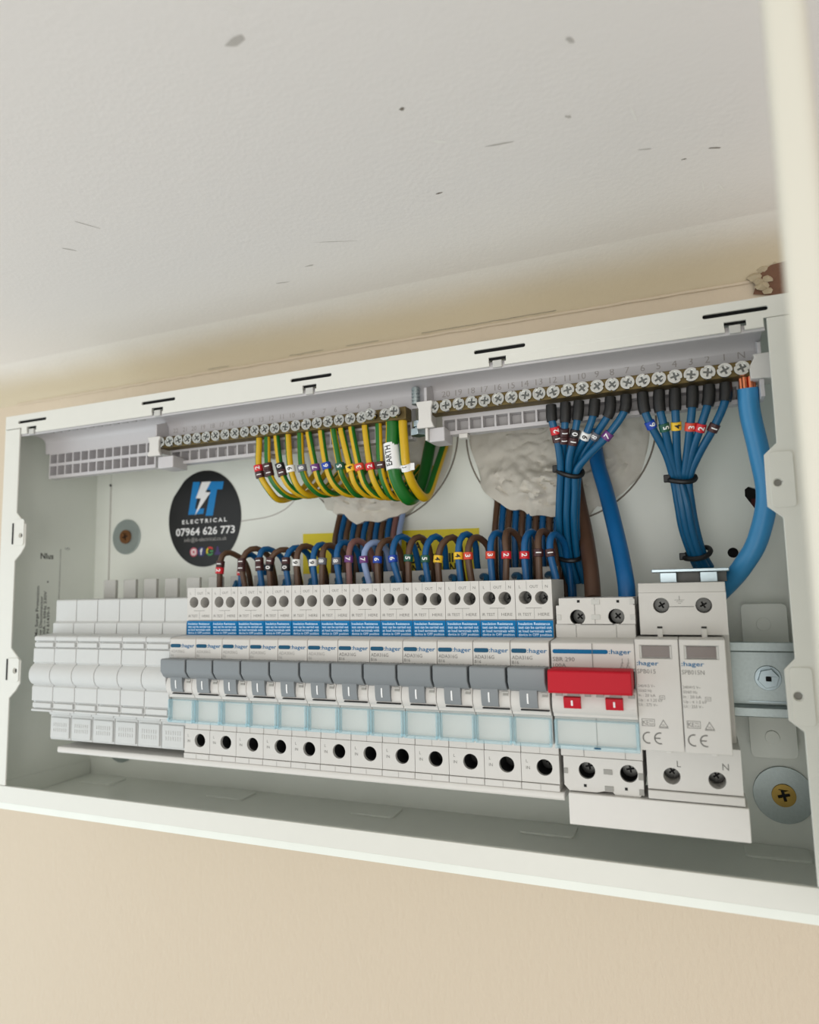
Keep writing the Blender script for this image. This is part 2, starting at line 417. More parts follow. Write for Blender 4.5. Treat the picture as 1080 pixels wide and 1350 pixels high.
# the open door of the enclosure, hinged at the right flange and swung out towards the eye
d = Vector((53.6-20.3, 316-140)).normalized(); pr = Vector((d.y, -d.x)); A = Vector((20.3, 140)); H = Vector((55.4, 316))
foot = [A, A+pr*7.6, H+pr*7.6, H]
vs = [(p.x, p.y, z) for z in (-130, 121) for p in foot]
MB().add(vs, [(0,3,2,1), (4,5,6,7), (0,1,5,4), (1,2,6,5), (2,3,7,6), (3,0,4,7)]).build('door', 'door_cream', bevel=2.0, seg=4, **B)
m = MB()
for z in (-90, 80): m.cyl((55.6, 318, z-14), (55.6, 318, z+14), 2.2, n=12)
m.build('door_hinge', 'powder_coat', **B)
# front flanges: top one with slots and tee cut-outs
slots, tees = [], []
for k in range(5):
    x = -399.7 + 106.9*k
    if k == 4: x = 26.6
    slots.append(rrect(x-13, x+13, 115.1, 117.1, .9, 3))
    t = -400 + 106.6*k
    tees.append([(t-4.2,108.6), (t+3.6,108.6), (t+3.6,109.5), (t+4.4,109.5), (t+4.4,112.3), (t-4.4,112.3), (t-4.4,109.5), (t-4.2,109.5)])
TOPZ = 107.8
out = [(-424.6,121.2), (-424.6,112.2), (-409.5,112.2), (-409.5,TOPZ)]
for t in tees: out += [(t[0][0],TOPZ), t[7], t[6], t[5], t[4], t[3], t[2], (t[1][0],TOPZ)]
out += [(37.5,TOPZ), (37.5,111.8), (54,111.8), (54,121.2)]
MB().plate(out[::-1], slots, 320, 321.2).build('top_flange', 'powder_coat', bevel=.25, **B)
for k in range(5):
    t = -400 + 106.6*k
    x = 26.6 if k == 4 else -399.7 + 106.9*k
    MB().plate(rect(x-15, x+15, 114, 118.2), [], 322.6, 323).build('slot_shade', 'dark_gap', **B)  # dark plates stand in for shade behind the slots and tee cut-outs
    MB().plate(rect(t-5, t+5, 111.7, 113), [], 322.6, 323).build('slot_shade', 'dark_gap', **B)
MB().plate(rect(-426, 54, -131.2, -120.9), [], 320, 321.2).build('bottom_flange', 'powder_coat', bevel=.3, **B)
MB().box(-425, 53, 321.2, 322.6, -134, -121.2).build('bottom_return', 'inner_coat', **B)
# left side flange with two dimpled fixing lugs
def lugs(sgn, xi, spec):
    """edge outline of a side flange: xi inner edge, spec = (z top, z bottom, reach)"""
    pts = []
    for z0, z1, reach in spec:
        pts += [(xi, z0), (xi + sgn*reach*.55, z0-4.6), (xi + sgn*reach, z0-8.2), (xi + sgn*reach, z1+9.5), (xi + sgn*reach*.6, z1+4.8), (xi, z1)]
    return pts
L1 = lugs(1, -410.8, [(54.6, 22.6, 9.0), (-34.0, -66.0, 9.2)])
out = [(-424.4, 111.8), (-410.8, 111.8)] + L1 + [(-410.8, -120.6), (-424.4, -120.6)]
MB().plate(out[::-1], [circle(-405.3, 39.2, 1.3, 14), circle(-405.6, -48.5, 1.5, 14)], 320, 321.2).build('side_flange', 'powder_coat', bevel=.3, **B)
L2 = [(38.7,57), (33.6,52.2), (33.4,30.2), (38.9,25.2), (38.9,-32.6), (34.7,-37.0), (34.9,-57.2), (40.2,-61.6)]
out = [(53.8, 111.6), (38.7, 111.6)] + L2 + [(40.4, -120.6), (53.8, -120.6)]
MB().plate(out, [circle(38.0, 40.0, 1.5, 16), circle(39.1, -47.4, 1.6, 16)], 320, 321.2).build('side_flange', 'powder_coat', bevel=.3, **B)
for x0, x1, z0, z1, hx, hz, r in ((-413,-402.6,32.5,50,-405.3,39.2,1.7), (-413,-402.2,-55.5,-40.5,-405.6,-48.5,1.9), (35.2,44.2,29.5,53,38.0,40.0,1.9), (36.4,44.6,-59,-36,39.1,-47.4,2.0)):
    MB().plate(rrect(x0, x1, z0, z1, 1.6), [circle(hx, hz, r, 16)], 319.3, 320.1).build('fixing_lug', 'powder_coat', bevel=.5, seg=3, **B)
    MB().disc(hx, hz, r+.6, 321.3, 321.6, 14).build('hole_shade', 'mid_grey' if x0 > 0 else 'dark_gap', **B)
for x, z0, z1 in ((-412.4,33.5,47.5), (-412.6,-54.5,-41)):
    MB().box(x-.6, x+.6, 319.0, 319.4, z0, z1).build('lug_slot', 'dark_gap', **B)
# pressed knockouts in the floor
for cx, y0 in ((-397.7,378), (-287,379), (-181.5,378), (-78,379), (33,382)):
    MB().plate(rrect(cx-14.5, cx+14.5, 0, 17, 2.2), [], 0, 1, fn=lambda x, y, z, y0=y0: (x, y0+z, -134.0+(1-y)*1.1)).build('knockout', 'inner_coat', bevel=.5, **B)
# pressed rings round the cable entries, seam by the left corner
for cx, cz0, r in ((-183,97,56), (-66,91,55.6)):
    MB().tube([p for p in [(cx+r*math.cos(t*math.pi/40), 400, cz0+r*math.sin(t*math.pi/40)) for t in range(35, 87)] if p[2] < 113], .55, 6, sm=False).build('knockout_ring', 'scuff_dark', **B)
MB().tube([(-289,399.9,48.6), (-268,399.9,50.2), (-256,399.9,53.5), (-249,399.9,57.5), (-243.4,399.9,63), (-241,399.9,68)], .45, 6).build('pressed_line', 'scuff_grey', **B)
MB().box(-424.6, -410.6, 399.3, 400, -118, 112).build('corner_strip', 'inner_coat', **B)
for z in (83.3, 2.3): MB().disc(-410.7, z, .9, 398.9, 399.6, 10).build('pip_mark', 'dark_gap', **B)
MB().box(-410.9, -410.3, 399.2, 400, 2.3, 83).build('seam_line', 'scuff_grey', **B)
# dark plate standing in for the shade behind the two small holes
MB().plate(rect(16, 44, 8, 52), [], 402.5, 402.9).build('cavity_shade', 'hole_dark', **B)
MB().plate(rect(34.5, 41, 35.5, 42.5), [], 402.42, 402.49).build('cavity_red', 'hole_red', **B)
MB().prism([(402.45,36), (402.9,36), (402.9,120), (402.45,120)], -240, -10).build('cable_hole_shade', 'hole_dark', **B)  # dark plate in place of the shade behind the cable holes
# rail brackets
for x0, x1 in ((24.6, 45.5), (-408, -388)):
    m = MB(); m.plate(rrect(x0, x1, -88, -12.5, 2.5), [], 388.6, 390.4)
    m.box(x0+1, x1-1, 390.4, 400, -86, -15)
    m.disc((x0+x1)/2-.5, -22.6, 3.3, 387.6, 388.6, 20); m.disc((x0+x1)/2-.5, -78, 3.3, 387.6, 388.6, 20)
    m.box(x0+1, x1-1, 367.6, 388.6, -56, -36)
    m.build('rail_bracket', 'inner_coat', bevel=.5, **B)
# print on the inside of the left wall (reads upwards)
m = MB()
def onleft(a, b, c): return (-424.5, a, c)
def side_text(s, y, z, h, off=0.0):
    m.text(s, 0, 0, h=h, y=0, offset=off, fn=lambda a, b, c: (-424.55, y - c, z + a))
def up_to(s, y, ztop, h, wd, off=0.0):
    m.text(s, 0, 0, h=h, y=0, w=wd, offset=off, fn=lambda a, b, c: (-424.55, y - c, ztop - wd + a))
up_to('Mo Surge Protection', 350.8, 6.0, 2.3, 35, .015); up_to('A Isw Disconnector', 354.0, -1.0, 2.2, 33, .015); up_to('100A ~ 50Hz 230V', 357.0, 2.5, 2.2, 33, .015); up_to('BS EN 61439-3', 360.0, -9.0, 2.2, 26, .015)
up_to('BS EN 61439-3 distribution board enclosure assembly', 368.0, 33, 1.2, 44); up_to('G', 372.5, -4, 3.4, 2.8)
m.text('NIus', 0, 0, h=4.2, offset=.02, fn=lambda a, b, c: (-424.55, 351 + a, 25.5 + c)); m.text('1101', 0, 0, h=1.8, fn=lambda a, b, c: (-424.55, 371.5 + a, 32.5 + c))
m.add([(-424.55, 357.6+.6*math.cos(t), 9+.7*math.sin(t)) for t in (0,1,2,3,4,5,6)], [(0,1,2,3,4,5,6)])
m.build('printed_text', 'print_dark', **B)

# fixings with large washers
def washer_fixing(x, z, R, label, brass, whole=True):
    t = thing('washer_fixing', label, 'fixing', (x, 399.9, z-R), 'washer fixings on the back panel')
    MB().plate(circle(x, z, R, 48), [circle(x, z, R*.3, 24)], 398.4, 399.7).build('washer', 'zinc_dull', t, bevel=.25)
    hr = R*.4
    m = MB(); m.plate(circle(x, z, hr, 28), [cross(x, z, hr*.5, hr*.12, .25)], 397.3, 399.3); m.mat(1).disc(x, z, hr*.8, 398.6, 399.2, 20)
    m.build('screw', [brass, 'dark_gap'], t, bevel=.2)
    return t
washer_fixing(38.6, -108, 13.8, 'large round washer with brass cross-head screw, lower right of the back panel', 'brass_screw')
washer_fixing(-393.2, 42.3, 13.2, 'round grey washer and rusty screw beside the black round sticker', 'rusty_screw')
washer_fixing(-393.5, -110.5, 13.2, 'round washer peeping below the shroud strip under the blank modules', 'brass_screw')

# ================================================================== DIN RAIL
rail = thing('mounting_rail', 'galvanised steel mounting rail behind the modules, its bare end showing at right', 'rail', (-170, 363, -64))
prof = [(360,-29.3), (360,-33.6), (365.8,-34.2), (365.8,-58.8), (360,-59.3), (360,-63.6), (361.4,-63.6), (361.4,-60.4), (367.2,-60), (367.2,-33), (361.4,-32.4), (361.4,-29.3)]
MB().prism(prof, -396, 44.6).build('rail_section', 'zinc_dull', rail, bevel=.35)
MB().box(24, 44.6, 365.2, 365.9, -57.6, -57.0).build('rail_ridge', 'zinc', rail)
m = MB(); x, z = 32.6, -46.3
m.disc(x, z, 5.7, 364.6, 365.8, 28)
m.plate([(x+4.6*math.cos(math.radians(a+12)), z+4.6*math.sin(math.radians(a+12))) for a in range(0, 360, 60)], [rrect(x-1.1, x+1.1, z-1.1, z+1.1, .3)], 361.8, 364.6)
m.mat(1).disc(x, z, 1.7, 363.4, 363.9, 12)
m.build('hex_screw', ['zinc', 'dark_gap'], rail, bevel=.3)

# ================================================================== MODULES ON THE RAIL
X0, PITCH = -272.75, 17.8
YB = 359.9                                    # backs of the modules, touching the rail lips

# ---- six blank modules
NTH = ['first', 'second', 'third', 'fourth', 'fifth', 'sixth', 'seventh', 'eighth', 'ninth', 'tenth', 'eleventh', 'twelfth']
def blank(x0, label):
    t = thing('blank_module', label, 'blank module', (x0+8.9, 340, -91), 'blank modules at the left end of the rail')
    a, b = x0+.2, x0+17.6
    prof = [(YB,-3.6), (327.2,-3.6), (326.6,-4.3), (326.6,-17.2), (325.6,-17.9), (324.6,-18.4), (324.6,-24.8), (312.2,-25.4), (311.4,-26.2), (311.4,-28.3), (312.7,-28.7), (312.7,-32.7), (311.2,-33.1),
            (311.0,-41.2), (312,-42.1), (309.6,-44), (308.3,-46.5), (308.1,-49), (308.5,-51.5), (309.8,-53.8), (312,-55.3), (310.9,-56.2), (310.9,-64.6), (312.4,-65.0), (312.4,-69.4), (310.6,-69.8), (310.9,-71),
            (324,-71.6), (324,-75.2), (325.4,-75.6), (325.4,-90.4), (326,-91), (YB,-91)]
    MB().prism(prof, a, b).build('body', 'blank_plastic', t, bevel=.35)
    MB().box(a+1.0, b-1.0, 311.0, 312.9, -32.1, -29.4).build('label_rib', 'blank_plastic', t, bevel=.25)
    MB().box(a+1.0, b-1.0, 310.8, 312.6, -68.7, -65.8).build('label_rib', 'blank_plastic', t, bevel=.25)
    MB().box(a+1.2, b-.5, 324.2, 325.5, -89.6, -77.0).build('lower_cover', 'blank_plastic', t, bevel=.4)
    m = MB()
    for r in range(2):
        for k in range(7): m.box(a+4+k*1.7, a+4.35+k*1.7, 323.95, 324.3, -82.5-3.2*r, -80.3-3.2*r)
    m.build('moulded_mark', 'blank_plastic', t)
    MB().box(a+4.2, b-2.6, 361, 363.5, -28.8, 9.0).build('rail_clip', 'clip_grey', t, bevel=.3)
    return t
bl = blank(X0-6*PITCH, 'blank module at the left end of the row, next to the side wall')
for k in range(1, 6):
    dup(bl, k*PITCH, 0, 0, ['', 'blank module, second from the left end of the row', 'blank module, third from the left end of the row', 'blank module, fourth from left, third before the first breaker',
        'blank module, fifth from left, second before the first breaker', 'blank module touching the first grey-toggled breaker'][k])

# ---- twelve circuit breakers
def din_screw(t, x, z, y, r, mat='screw_dark', rot=.3):
    m = MB(); m.plate(circle(x, z, r, 18), [cross(x, z, r*.5, r*.12, rot)], y, y+1.4); m.mat(1).disc(x, z, r*.9, y+.7, y+1.2, 16)
    return m.build('terminal_screw', [mat, 'dark_gap'], t)
def holed(t, name, x0, x1, z0, z1, holes, y, depth, mat='device_plastic', bevel=0):
    m = MB(); m.plate(rect(x0, x1, z0, z1), [circle(a, c, r, 24) for a, c, r in holes], y, y+depth)
    return m.build(name, mat, t, bevel=bevel)
def wells(t, holes, y0, y1):
    for x, z, r in holes: MB().cyl((x, y0, z), (x, y1, z), r*.965, n=24, caps=False).build('terminal_well', 'dark_gap', t)
def breaker(x0, label, low):
    t = thing('circuit_breaker', label, 'circuit breaker', (x0+8.9, 340, -94.5), 'grey-toggled circuit breakers in the middle of the row')
    a, b = x0+.12, x0+17.68
    prof = [(YB,2), (344,2), (344,-16.6), (325.2,-17.0), (325.2,-25.2), (312.4,-25.7), (311.2,-26.6), (311,-37), (312.6,-37.4), (312.6,-45.5), (309.4,-47), (308.3,-50), (308.2,-53), (309,-55.6), (310.8,-57.2), (311.0,-58.4), (313,-59),
            (313,-71.4), (324.6,-72), (324.6,-78.4), (344,-78.6), (344,-91.2), (323.6,-91.6), (323.6,-94.5), (YB,-94.5)]
    MB().prism(prof, a, b).build('body', 'device_plastic', t, bevel=.25)
    up = [(x0+4.9, -6.4, 3.15), (x0+12.7, -6.6, 3.15)]
    holed(t, 'upper_terminal_cover', a, b, -16.7, 2, up, 325, 19)
    for x, z, r in up: din_screw(t, x, z, 335.5, 3.0, rot=.5)
    lo = [(x0+10.9, -84.3, 3.7)]
    holed(t, 'lower_terminal_cover', a, b, -91.3, -78.45, lo, 324.2, 19.8)
    for x, z, r in lo: din_screw(t, x, z, 336, 3.4, rot=.2)
    wells(t, lo, 326.0, 343)
    m = MB(); m.box(x0+8.85, x0+9.05, 324.5, 324.7, -78.3, -72.2); m.box(x0+8.85, x0+9.05, 323.5, 323.7, -94.4, -91.8)
    m.build('seam', 'print_faint', t)
    # blue test notice
    MB().box(a+.02, b-.02, 324.85, 325.3, -25.1, -17.2).build('test_notice', 'label_blue', t)
    m = MB()
    for k, s in enumerate(('Insulation Resistance', 'test can be carried out', 'at load terminals with', 'device in OFF position')):
        m.text(s, x0+1.1, -19.35-1.72*k, h=1.3, y=324.85, w=min(15.8, .72*len(s)), offset=.02)
    m.build('notice_text', 'label_text', t)
    m = MB(); Y = 325
    for s, x in (('L', 2.0), ('OUT', 7.2), ('N', 14.6)): m.text(s, x0+x, -1.9, h=1.45, y=Y)
    m.text('IR TEST', x0+1.2, -15.0, h=1.45, y=Y, w=6.4); m.text('HERE', x0+10.8, -15.0, h=1.45, y=Y, w=5.4)
    for xx in (5.6, 13.3): m.box(x0+xx, x0+xx+.12, Y-.04, Y, -2.6, 1.6)
    m.box(x0+5, x0+12.6, Y-.04, Y, -11.4, -11.2); m.box(x0+8.9, x0+9.02, Y-.04, Y, -16.4, -11.4)
    m.build('terminal_print', 'print_grey', t); m = MB()
    m.text('L', x0+2.4, -82.6, h=1.5, y=324.2); m.text('IN', x0+2.3, -85.6, h=1.5, y=324.2)
    m.build('terminal_print', 'print_grey', t)
    # nose print
    m = MB(); m.plate(rrect(x0+.6, x0+7.6, -31.1, -29.2, .8), [], 310.9, 311.1); m.mat(1)
    m.text(':hager', x0+7.9, -31.0, h=2.05, y=311.1, w=9.0, offset=.015)
    m.build('brand_mark', ['bar_blue', 'brand_blue'], t)
    m = MB(); m.text('ADA306G' if low else 'ADA316G', x0+.8, -34.0, h=1.75, y=311, w=9.4); m.text('B6' if low else 'B16', x0+.8, -36.1, h=1.55, y=311)
    m.build('rating_print', 'print_faint' if low else 'print_grey', t)
    m = MB(); m.text('M6 I\u0394n 0.03 A', x0+.8, -38.2, h=1.6, y=310.98, w=15.5); m.build('rating_print', 'print_grey', t)
    # toggle: a full width hood with a narrow tongue
    MB().box(a+.05, b-.05, 311.4, 312.4, -45.5, -38.4).build('toggle_gap_shade', 'dark_gap', t)  # dark strip painting in the deep shade of the gaps round the toggle
    m = MB(); m.prism([(312,-36.9), (303.9,-36.7), (303.3,-37.3), (303.3,-43.2), (305.6,-46.4), (307.6,-47.6), (312,-47.6)], a+.1, b-.75)
    m.build('toggle', 'toggle_grey', t, bevel=.35)
    m = MB(); m.prism([(310,-46.8), (306.4,-46.8), (306.5,-49.6), (306.8,-52.4), (307.6,-54.8), (310,-55.4)], x0+4.6, x0+12.6)
    m.mat(1).prism([(306.9,-48.4), (306.3,-48.4), (306.4,-51), (306.8,-53), (307.4,-53)], x0+7.9, x0+8.6)
    m.mat(2).box(x0+4.6, b-.3, 308.2, 309.6, -56.2, -55.6)
    m.build('toggle_tongue', ['toggle_grey', 'print_white', 'dark_gap'], t, bevel=.15)
    m = MB(); m.box(x0+13.9, x0+16.9, 308.2, 309, -50.3, -48.2); m.mat(1).box(x0+14.5, x0+16.9, 308.05, 308.6, -49.9, -48.8)
    m.build('status_window', ['clip_grey', 'mid_grey'], t)
    # clear label cover, blue at its edges
    m = MB(); c, d = a+.35, b-.25
    m.box(c, c+.75, 309.6, 312.8, -72.0, -59.6); m.box(d-.75, d, 309.6, 312.8, -72.0, -59.6); m.box(c+.75, d-.75, 309.6, 312.8, -72.0, -70.9); m.box(c+.75, d-.75, 309.9, 312.8, -60.0, -59.6)
    cov = m.build('label_cover', 'clear_edge', t, bevel=.3)
    MB().box(c+.8, d-.8, 310.1, 310.6, -70.85, -60.05).build('cover_pane', 'clear_pane', cov)
    m = MB(); m.cyl((c+.2, 309.4, -70.6), (c+.2, 309.7, -70.6), .7, n=10); m.cyl((d-.4, 309.4, -70.6), (d-.4, 309.7, -70.6), .7, n=10)
    m.build('cover_hinge', 'clear_edge', cov)
    # flying neutral lead curling off the top of the module
    m = MB().tube([(x0+14.2, 351, 1.8), (x0+14.0, 353, 4.2), (x0+11, 357, 5.0), (x0+8, 364, 3.6), (x0+7.4, 366.4, 0)], 1.6, 8)
    m.build('neutral_lead', 'pvc_teal', t)
    MB().box(a+3.4, b-3.2, 361, 363.5, -28.6, 9.0).build('rail_clip', 'clip_grey', t, bevel=.3)
    return t
BRK = {}
def blabel(k):
    n = 12-k
    ends = {0: ', first after the blank modules', 11: ', last before the red main switch'}
    return 'grey-toggled circuit breaker under the brown wire numbered %d%s' % (n, ends.get(k, ', ' + NTH[k] + ' breaker from the left'))
b1 = breaker(X0, blabel(0), True)
for k in range(1, 6): dup(b1, k*PITCH, 0, 0, blabel(k))
b2 = breaker(X0+6*PITCH, blabel(6), False)
for k in range(7, 12): dup(b2, (k-6)*PITCH, 0, 0, blabel(k))

# ---- red two-pole main switch
sx = -58.6
t = thing('main_switch', 'double-width main switch with a wide red toggle bar', 'switch', (sx+18, 340, -94))
a, b = sx+.3, sx+36
prof = [(YB,-7), (344,-7), (344,-18.6), (326,-19), (326,-25.2), (312.4,-25.7), (311.2,-26.6), (311,-37), (312.6,-37.4), (312.6,-45.5), (309.4,-47), (308.3,-50), (308.2,-53), (309,-55.6), (310.8,-57.2), (311.0,-58.4), (313,-59),
        (313,-71.4), (324.6,-72), (324.6,-78.4), (344,-78.6), (344,-90), (YB,-90)]
MB().prism(prof, a, b).build('body', 'device_plastic', t, bevel=.25)
up = [(-47.9, -15.8, 3.5), (-30.6, -15.6, 3.6)]
m = MB(); m.plate([(-57.6,-18.9), (-57.6,-10.4), (-56.2,-10.4), (-56.2,-7), (-23,-7), (-23,-10.4), (-22.4,-10.4), (-22.4,-18.9)], [circle(x, z, r, 24) for x, z, r in up], 325, 344)
m.build('upper_terminal_cover', 'device_plastic', t)
for x, z, r in up: din_screw(t, x, z, 334, 3.3, 'screw_dark', .7)
wells(t, up, 326.6, 343)
lo = [(-46.9, -84.2, 3.7), (-28.8, -84.2, 3.8)]
m = MB(); m.plate([(-57.2,-91), (-55,-93.4), (-43,-93.4), (-40,-92.6), (-36,-92.6), (-35,-93.8), (-24.5,-93.8), (-22.8,-91.5), (-22.8,-78.45), (-57.2,-78.45)], [circle(x, z, r, 24) for x, z, r in lo], 324.2, 344)
m.build('lower_terminal_cover', 'device_plastic', t)
for x, z, r in lo: din_screw(t, x, z, 333, 3.5, 'screw_dark', .2)
wells(t, lo, 325.8, 343)
for x0, x1, z0, z1 in ((-41.4,-37.6,-10,-7.6), (-41.6,-37.7,-16.8,-14.6), (-24.6,-22.3,-10,-7.6), (-24.6,-22.3,-16.8,-14.6), (-57.5,-55.4,-17,-14.6)):
    MB().box(x0, x1, 324.7, 325.2, z0, z1).build('clip_recess', 'clip_grey', t, bevel=.1)
for x0, x1, z0, z1 in ((-39.6,-35.8,-85.2,-83), (-39.4,-35.6,-92.4,-90.2), (-24.8,-22.7,-86.5,-83.6), (-57.1,-55.4,-86,-83.6), (-24.8,-22.7,-93,-90.4)):
    MB().box(x0, x1, 323.9, 324.4, z0, z1).build('clip_recess', 'mid_grey', t, bevel=.1)
for x, z, y in ((-47.2,-8.5,324.9), (-29.6,-8.7,324.9), (-47.9,-90.8,324.1), (-30.2,-90.8,324.1)):
    MB().box(x-.6, x+.6, y-.05, y+.1, z-.6, z+.6).build('pip_mark', 'dark_gap', t)
m = MB(); m.box(-40.35, -40.15, 310.75, 311.2, -36.8, -26.6); m.box(-40.35, -40.15, 312.85, 313.1, -71.4, -57); m.box(-40.1, -39.9, 324.9, 325.1, -18.8, -7.2)
m.box(-49, -48.85, 325.85, 326.1, -25, -19.2); m.box(-31, -30.85, 325.85, 326.1, -25, -19.2); m.box(-48, -47.85, 324.4, 324.7, -78.2, -72.2); m.box(-30, -29.85, 324.4, 324.7, -78.2, -72.2)
m.build('seam', 'print_grey', t)
m = MB(); m.plate(rrect(-57.6, -33.6, -31, -29.2, .9), [], 310.9, 311.1); m.text(':hager', -33.2, -30.9, h=2.0, y=311.1, w=9.2, offset=.015)
m.build('brand_mark', 'brand_blue', t)
m = MB(); m.text('SBR 290', -57.6, -34.4, h=1.9, y=311, w=9.6); m.text('100A', -57.6, -37.0, h=1.75, y=311, w=5.8)
for x in (-27.8, -25.3):
    m.box(x-.08, x+.08, 310.95, 311, -34.6, -32.8); m.box(x-.5, x+.5, 310.95, 311, -34.8, -34.62)
    m.add([(x-.1,310.95,-35), (x+.1,310.95,-35), (x+.1-1.2,310.95,-37.4), (x-.1-1.2,310.95,-37.4)], [(0,1,2,3)])
    m.add([(x-.8,310.95,-35.1), (x-.65,310.95,-35.1), (x+1.0,310.95,-37.4), (x+.85,310.95,-37.4)], [(0,1,2,3)])
m.build('rating_print', 'print_grey', t)
m = MB(); m.prism([(311,-36.9), (298.4,-36.6), (297.4,-37.2), (296.8,-45.6), (297.6,-46.4), (303,-46.8), (311,-44)], sx+.9, sx+35.2)
m.build('red_toggle_bar', 'red_plastic', t, bevel=.4)
MB().box(sx+.5, sx+35.6, 311.4, 312.4, -45.5, -38.4).build('toggle_gap_shade', 'dark_gap', t)  # dark strip painting in the shade behind the red bar
for x0, x1 in ((-53.0, -45.7), (-35.3, -28.1)):
    m = MB(); m.prism([(310,-48.8), (306.8,-49.4), (306.9,-51.8), (307.7,-54.2), (310,-54.6)], x0, x1)
    m.mat(1).prism([(307,-50.6), (306.6,-50.6), (307.0,-53), (307.4,-53)], x0+3.2, x0+4.0)
    m.build('red_tongue', ['red_plastic', 'print_white'], t, bevel=.15)
for x0, x1 in ((-56.6,-53.6), (-51.5,-46.2), (-44,-41.4), (-39.2,-36), (-33.6,-28.6), (-26,-23.2)):
    MB().box(x0, x1, 308.3, 309.6, -49.2, -47.6).build('status_window', 'mid_grey', t, bevel=.1)
m = MB(); c, d = a+.3, b+.2
m.box(c, c+1.0, 309.6, 312.8, -72.0, -59.6); m.box(d-1.4, d, 309.6, 312.8, -72.0, -59.6); m.box(c+1, d-1.4, 309.6, 312.8, -72.0, -70.4); m.box(c+1, d-1.4, 309.9, 312.8, -60.1, -59.6)
cov = m.build('label_cover', 'clear_edge', t, bevel=.3)
MB().box(c+1.05, d-1.45, 310.1, 310.6, -70.35, -60.15).build('cover_pane', 'clear_pane', cov)
MB().box(-41.2, -38.4, 309.2, 309.8, -71.2, -70.6).build('cover_hinge', 'bar_blue', cov)

# ---- surge protector with two plug-in cartridges
t = thing('surge_protector', 'double-width surge protector with two tall pale cartridges at the right end', 'surge protector', (-2, 340, -93))
x0, x1 = -20.6, 15.4
prof = [(YB,-.8), (327.4,-.8), (326.4,-4.6), (326,-5.2), (334,-5.2), (334,-23.4), (330,-23.6), (330,-72), (324.4,-72), (333,-75), (333,-89.4), (YB,-93)]
MB().prism([(YB,-.8), (327.4,-.8), (326.2,-4.8), (326.2,-5.2), (342,-5.2), (342,-23.6), (YB,-23.6)], x0, x1).build('upper_body', 'device_plastic', t, bevel=.3)
MB().prism([(YB,-23.6), (336,-23.6), (336,-71), (YB,-71)], x0, x1+.6).build('rail_body', 'device_plastic', t, bevel=.3)
MB().prism([(YB,-71), (342,-71), (342,-89.6), (323,-90), (322.4,-93.4), (YB,-93.4)], x0-.4, 17).build('lower_body', 'device_plastic', t, bevel=.3)
up = [(-11.2, -10.8, 3.4), (6.3, -10.9, 3.4)]
holed(t, 'upper_terminal_cover', x0, x1, -23.6, -5.2, up, 326, 16)
for x, z, r in up: din_screw(t, x, z, 334, 3.2, 'screw_dark', .5)
lo = [(-11.0, -83.7, 3.5), (6.9, -84.1, 3.5)]
holed(t, 'lower_terminal_cover', x0-.4, 16.6, -89.6, -71, lo, 324, 18)
for x, z, r in lo: din_screw(t, x, z, 333, 3.2, 'screw_dark', .6)
for x in (-12.3, 5.8):
    m = MB(); m.box(x-1.1, x+1.1, 325.3, 326.2, -25.2, -21.0); m.mat(1).box(x-1.1, x+1.1, 325.6, 326.05, -20.8, -20.0)
    m.build('cartridge_latch', ['white_plastic', 'print_dark'], t, bevel=.15)
    m = MB(); m.box(x-.4, x+1.9, 323.2, 324.2, -74.0, -71.0); m.build('cartridge_latch', 'white_plastic', t, bevel=.15)
m = MB(); m.box(-7.9, 2.3, 325.9, 326.02, -11.5, -11.25); m.box(-3.6, -3.4, 325.9, 326.02, -8.4, -6.6)
for k, hw in enumerate((2.0, 1.25, .6)): m.box(-3.5-hw, -3.5+hw, 325.9, 326.02, -8.55-.72*k, -8.4-.72*k)
m.build('terminal_print', 'print_grey', t); m = MB().text('L', -8.7, -79.7, h=2.8, y=324).build('terminal_print', 'print_grey', t); m = MB(); m.text('N', 9.2, -79.7, h=2.9, y=324)
m.build('terminal_print', 'print_grey', t)
def arc(m, cx, cz, r, a0, a1, th, y):
    n = 14; P = []
    for i in range(n+1):
        q = math.radians(a0+(a1-a0)*i/n); P.append((cx+(r+th/2)*math.cos(q), y, cz+(r+th/2)*math.sin(q)))
    for i in range(n+1):
        q = math.radians(a0+(a1-a0)*i/n); P.append((cx+(r-th/2)*math.cos(q), y, cz+(r-th/2)*math.sin(q)))
    m.add(P, [(i, i+1, n+2+i, n+1+i) if a1 > a0 else (i+1, i, n+1+i, n+2+i) for i in range(n)])
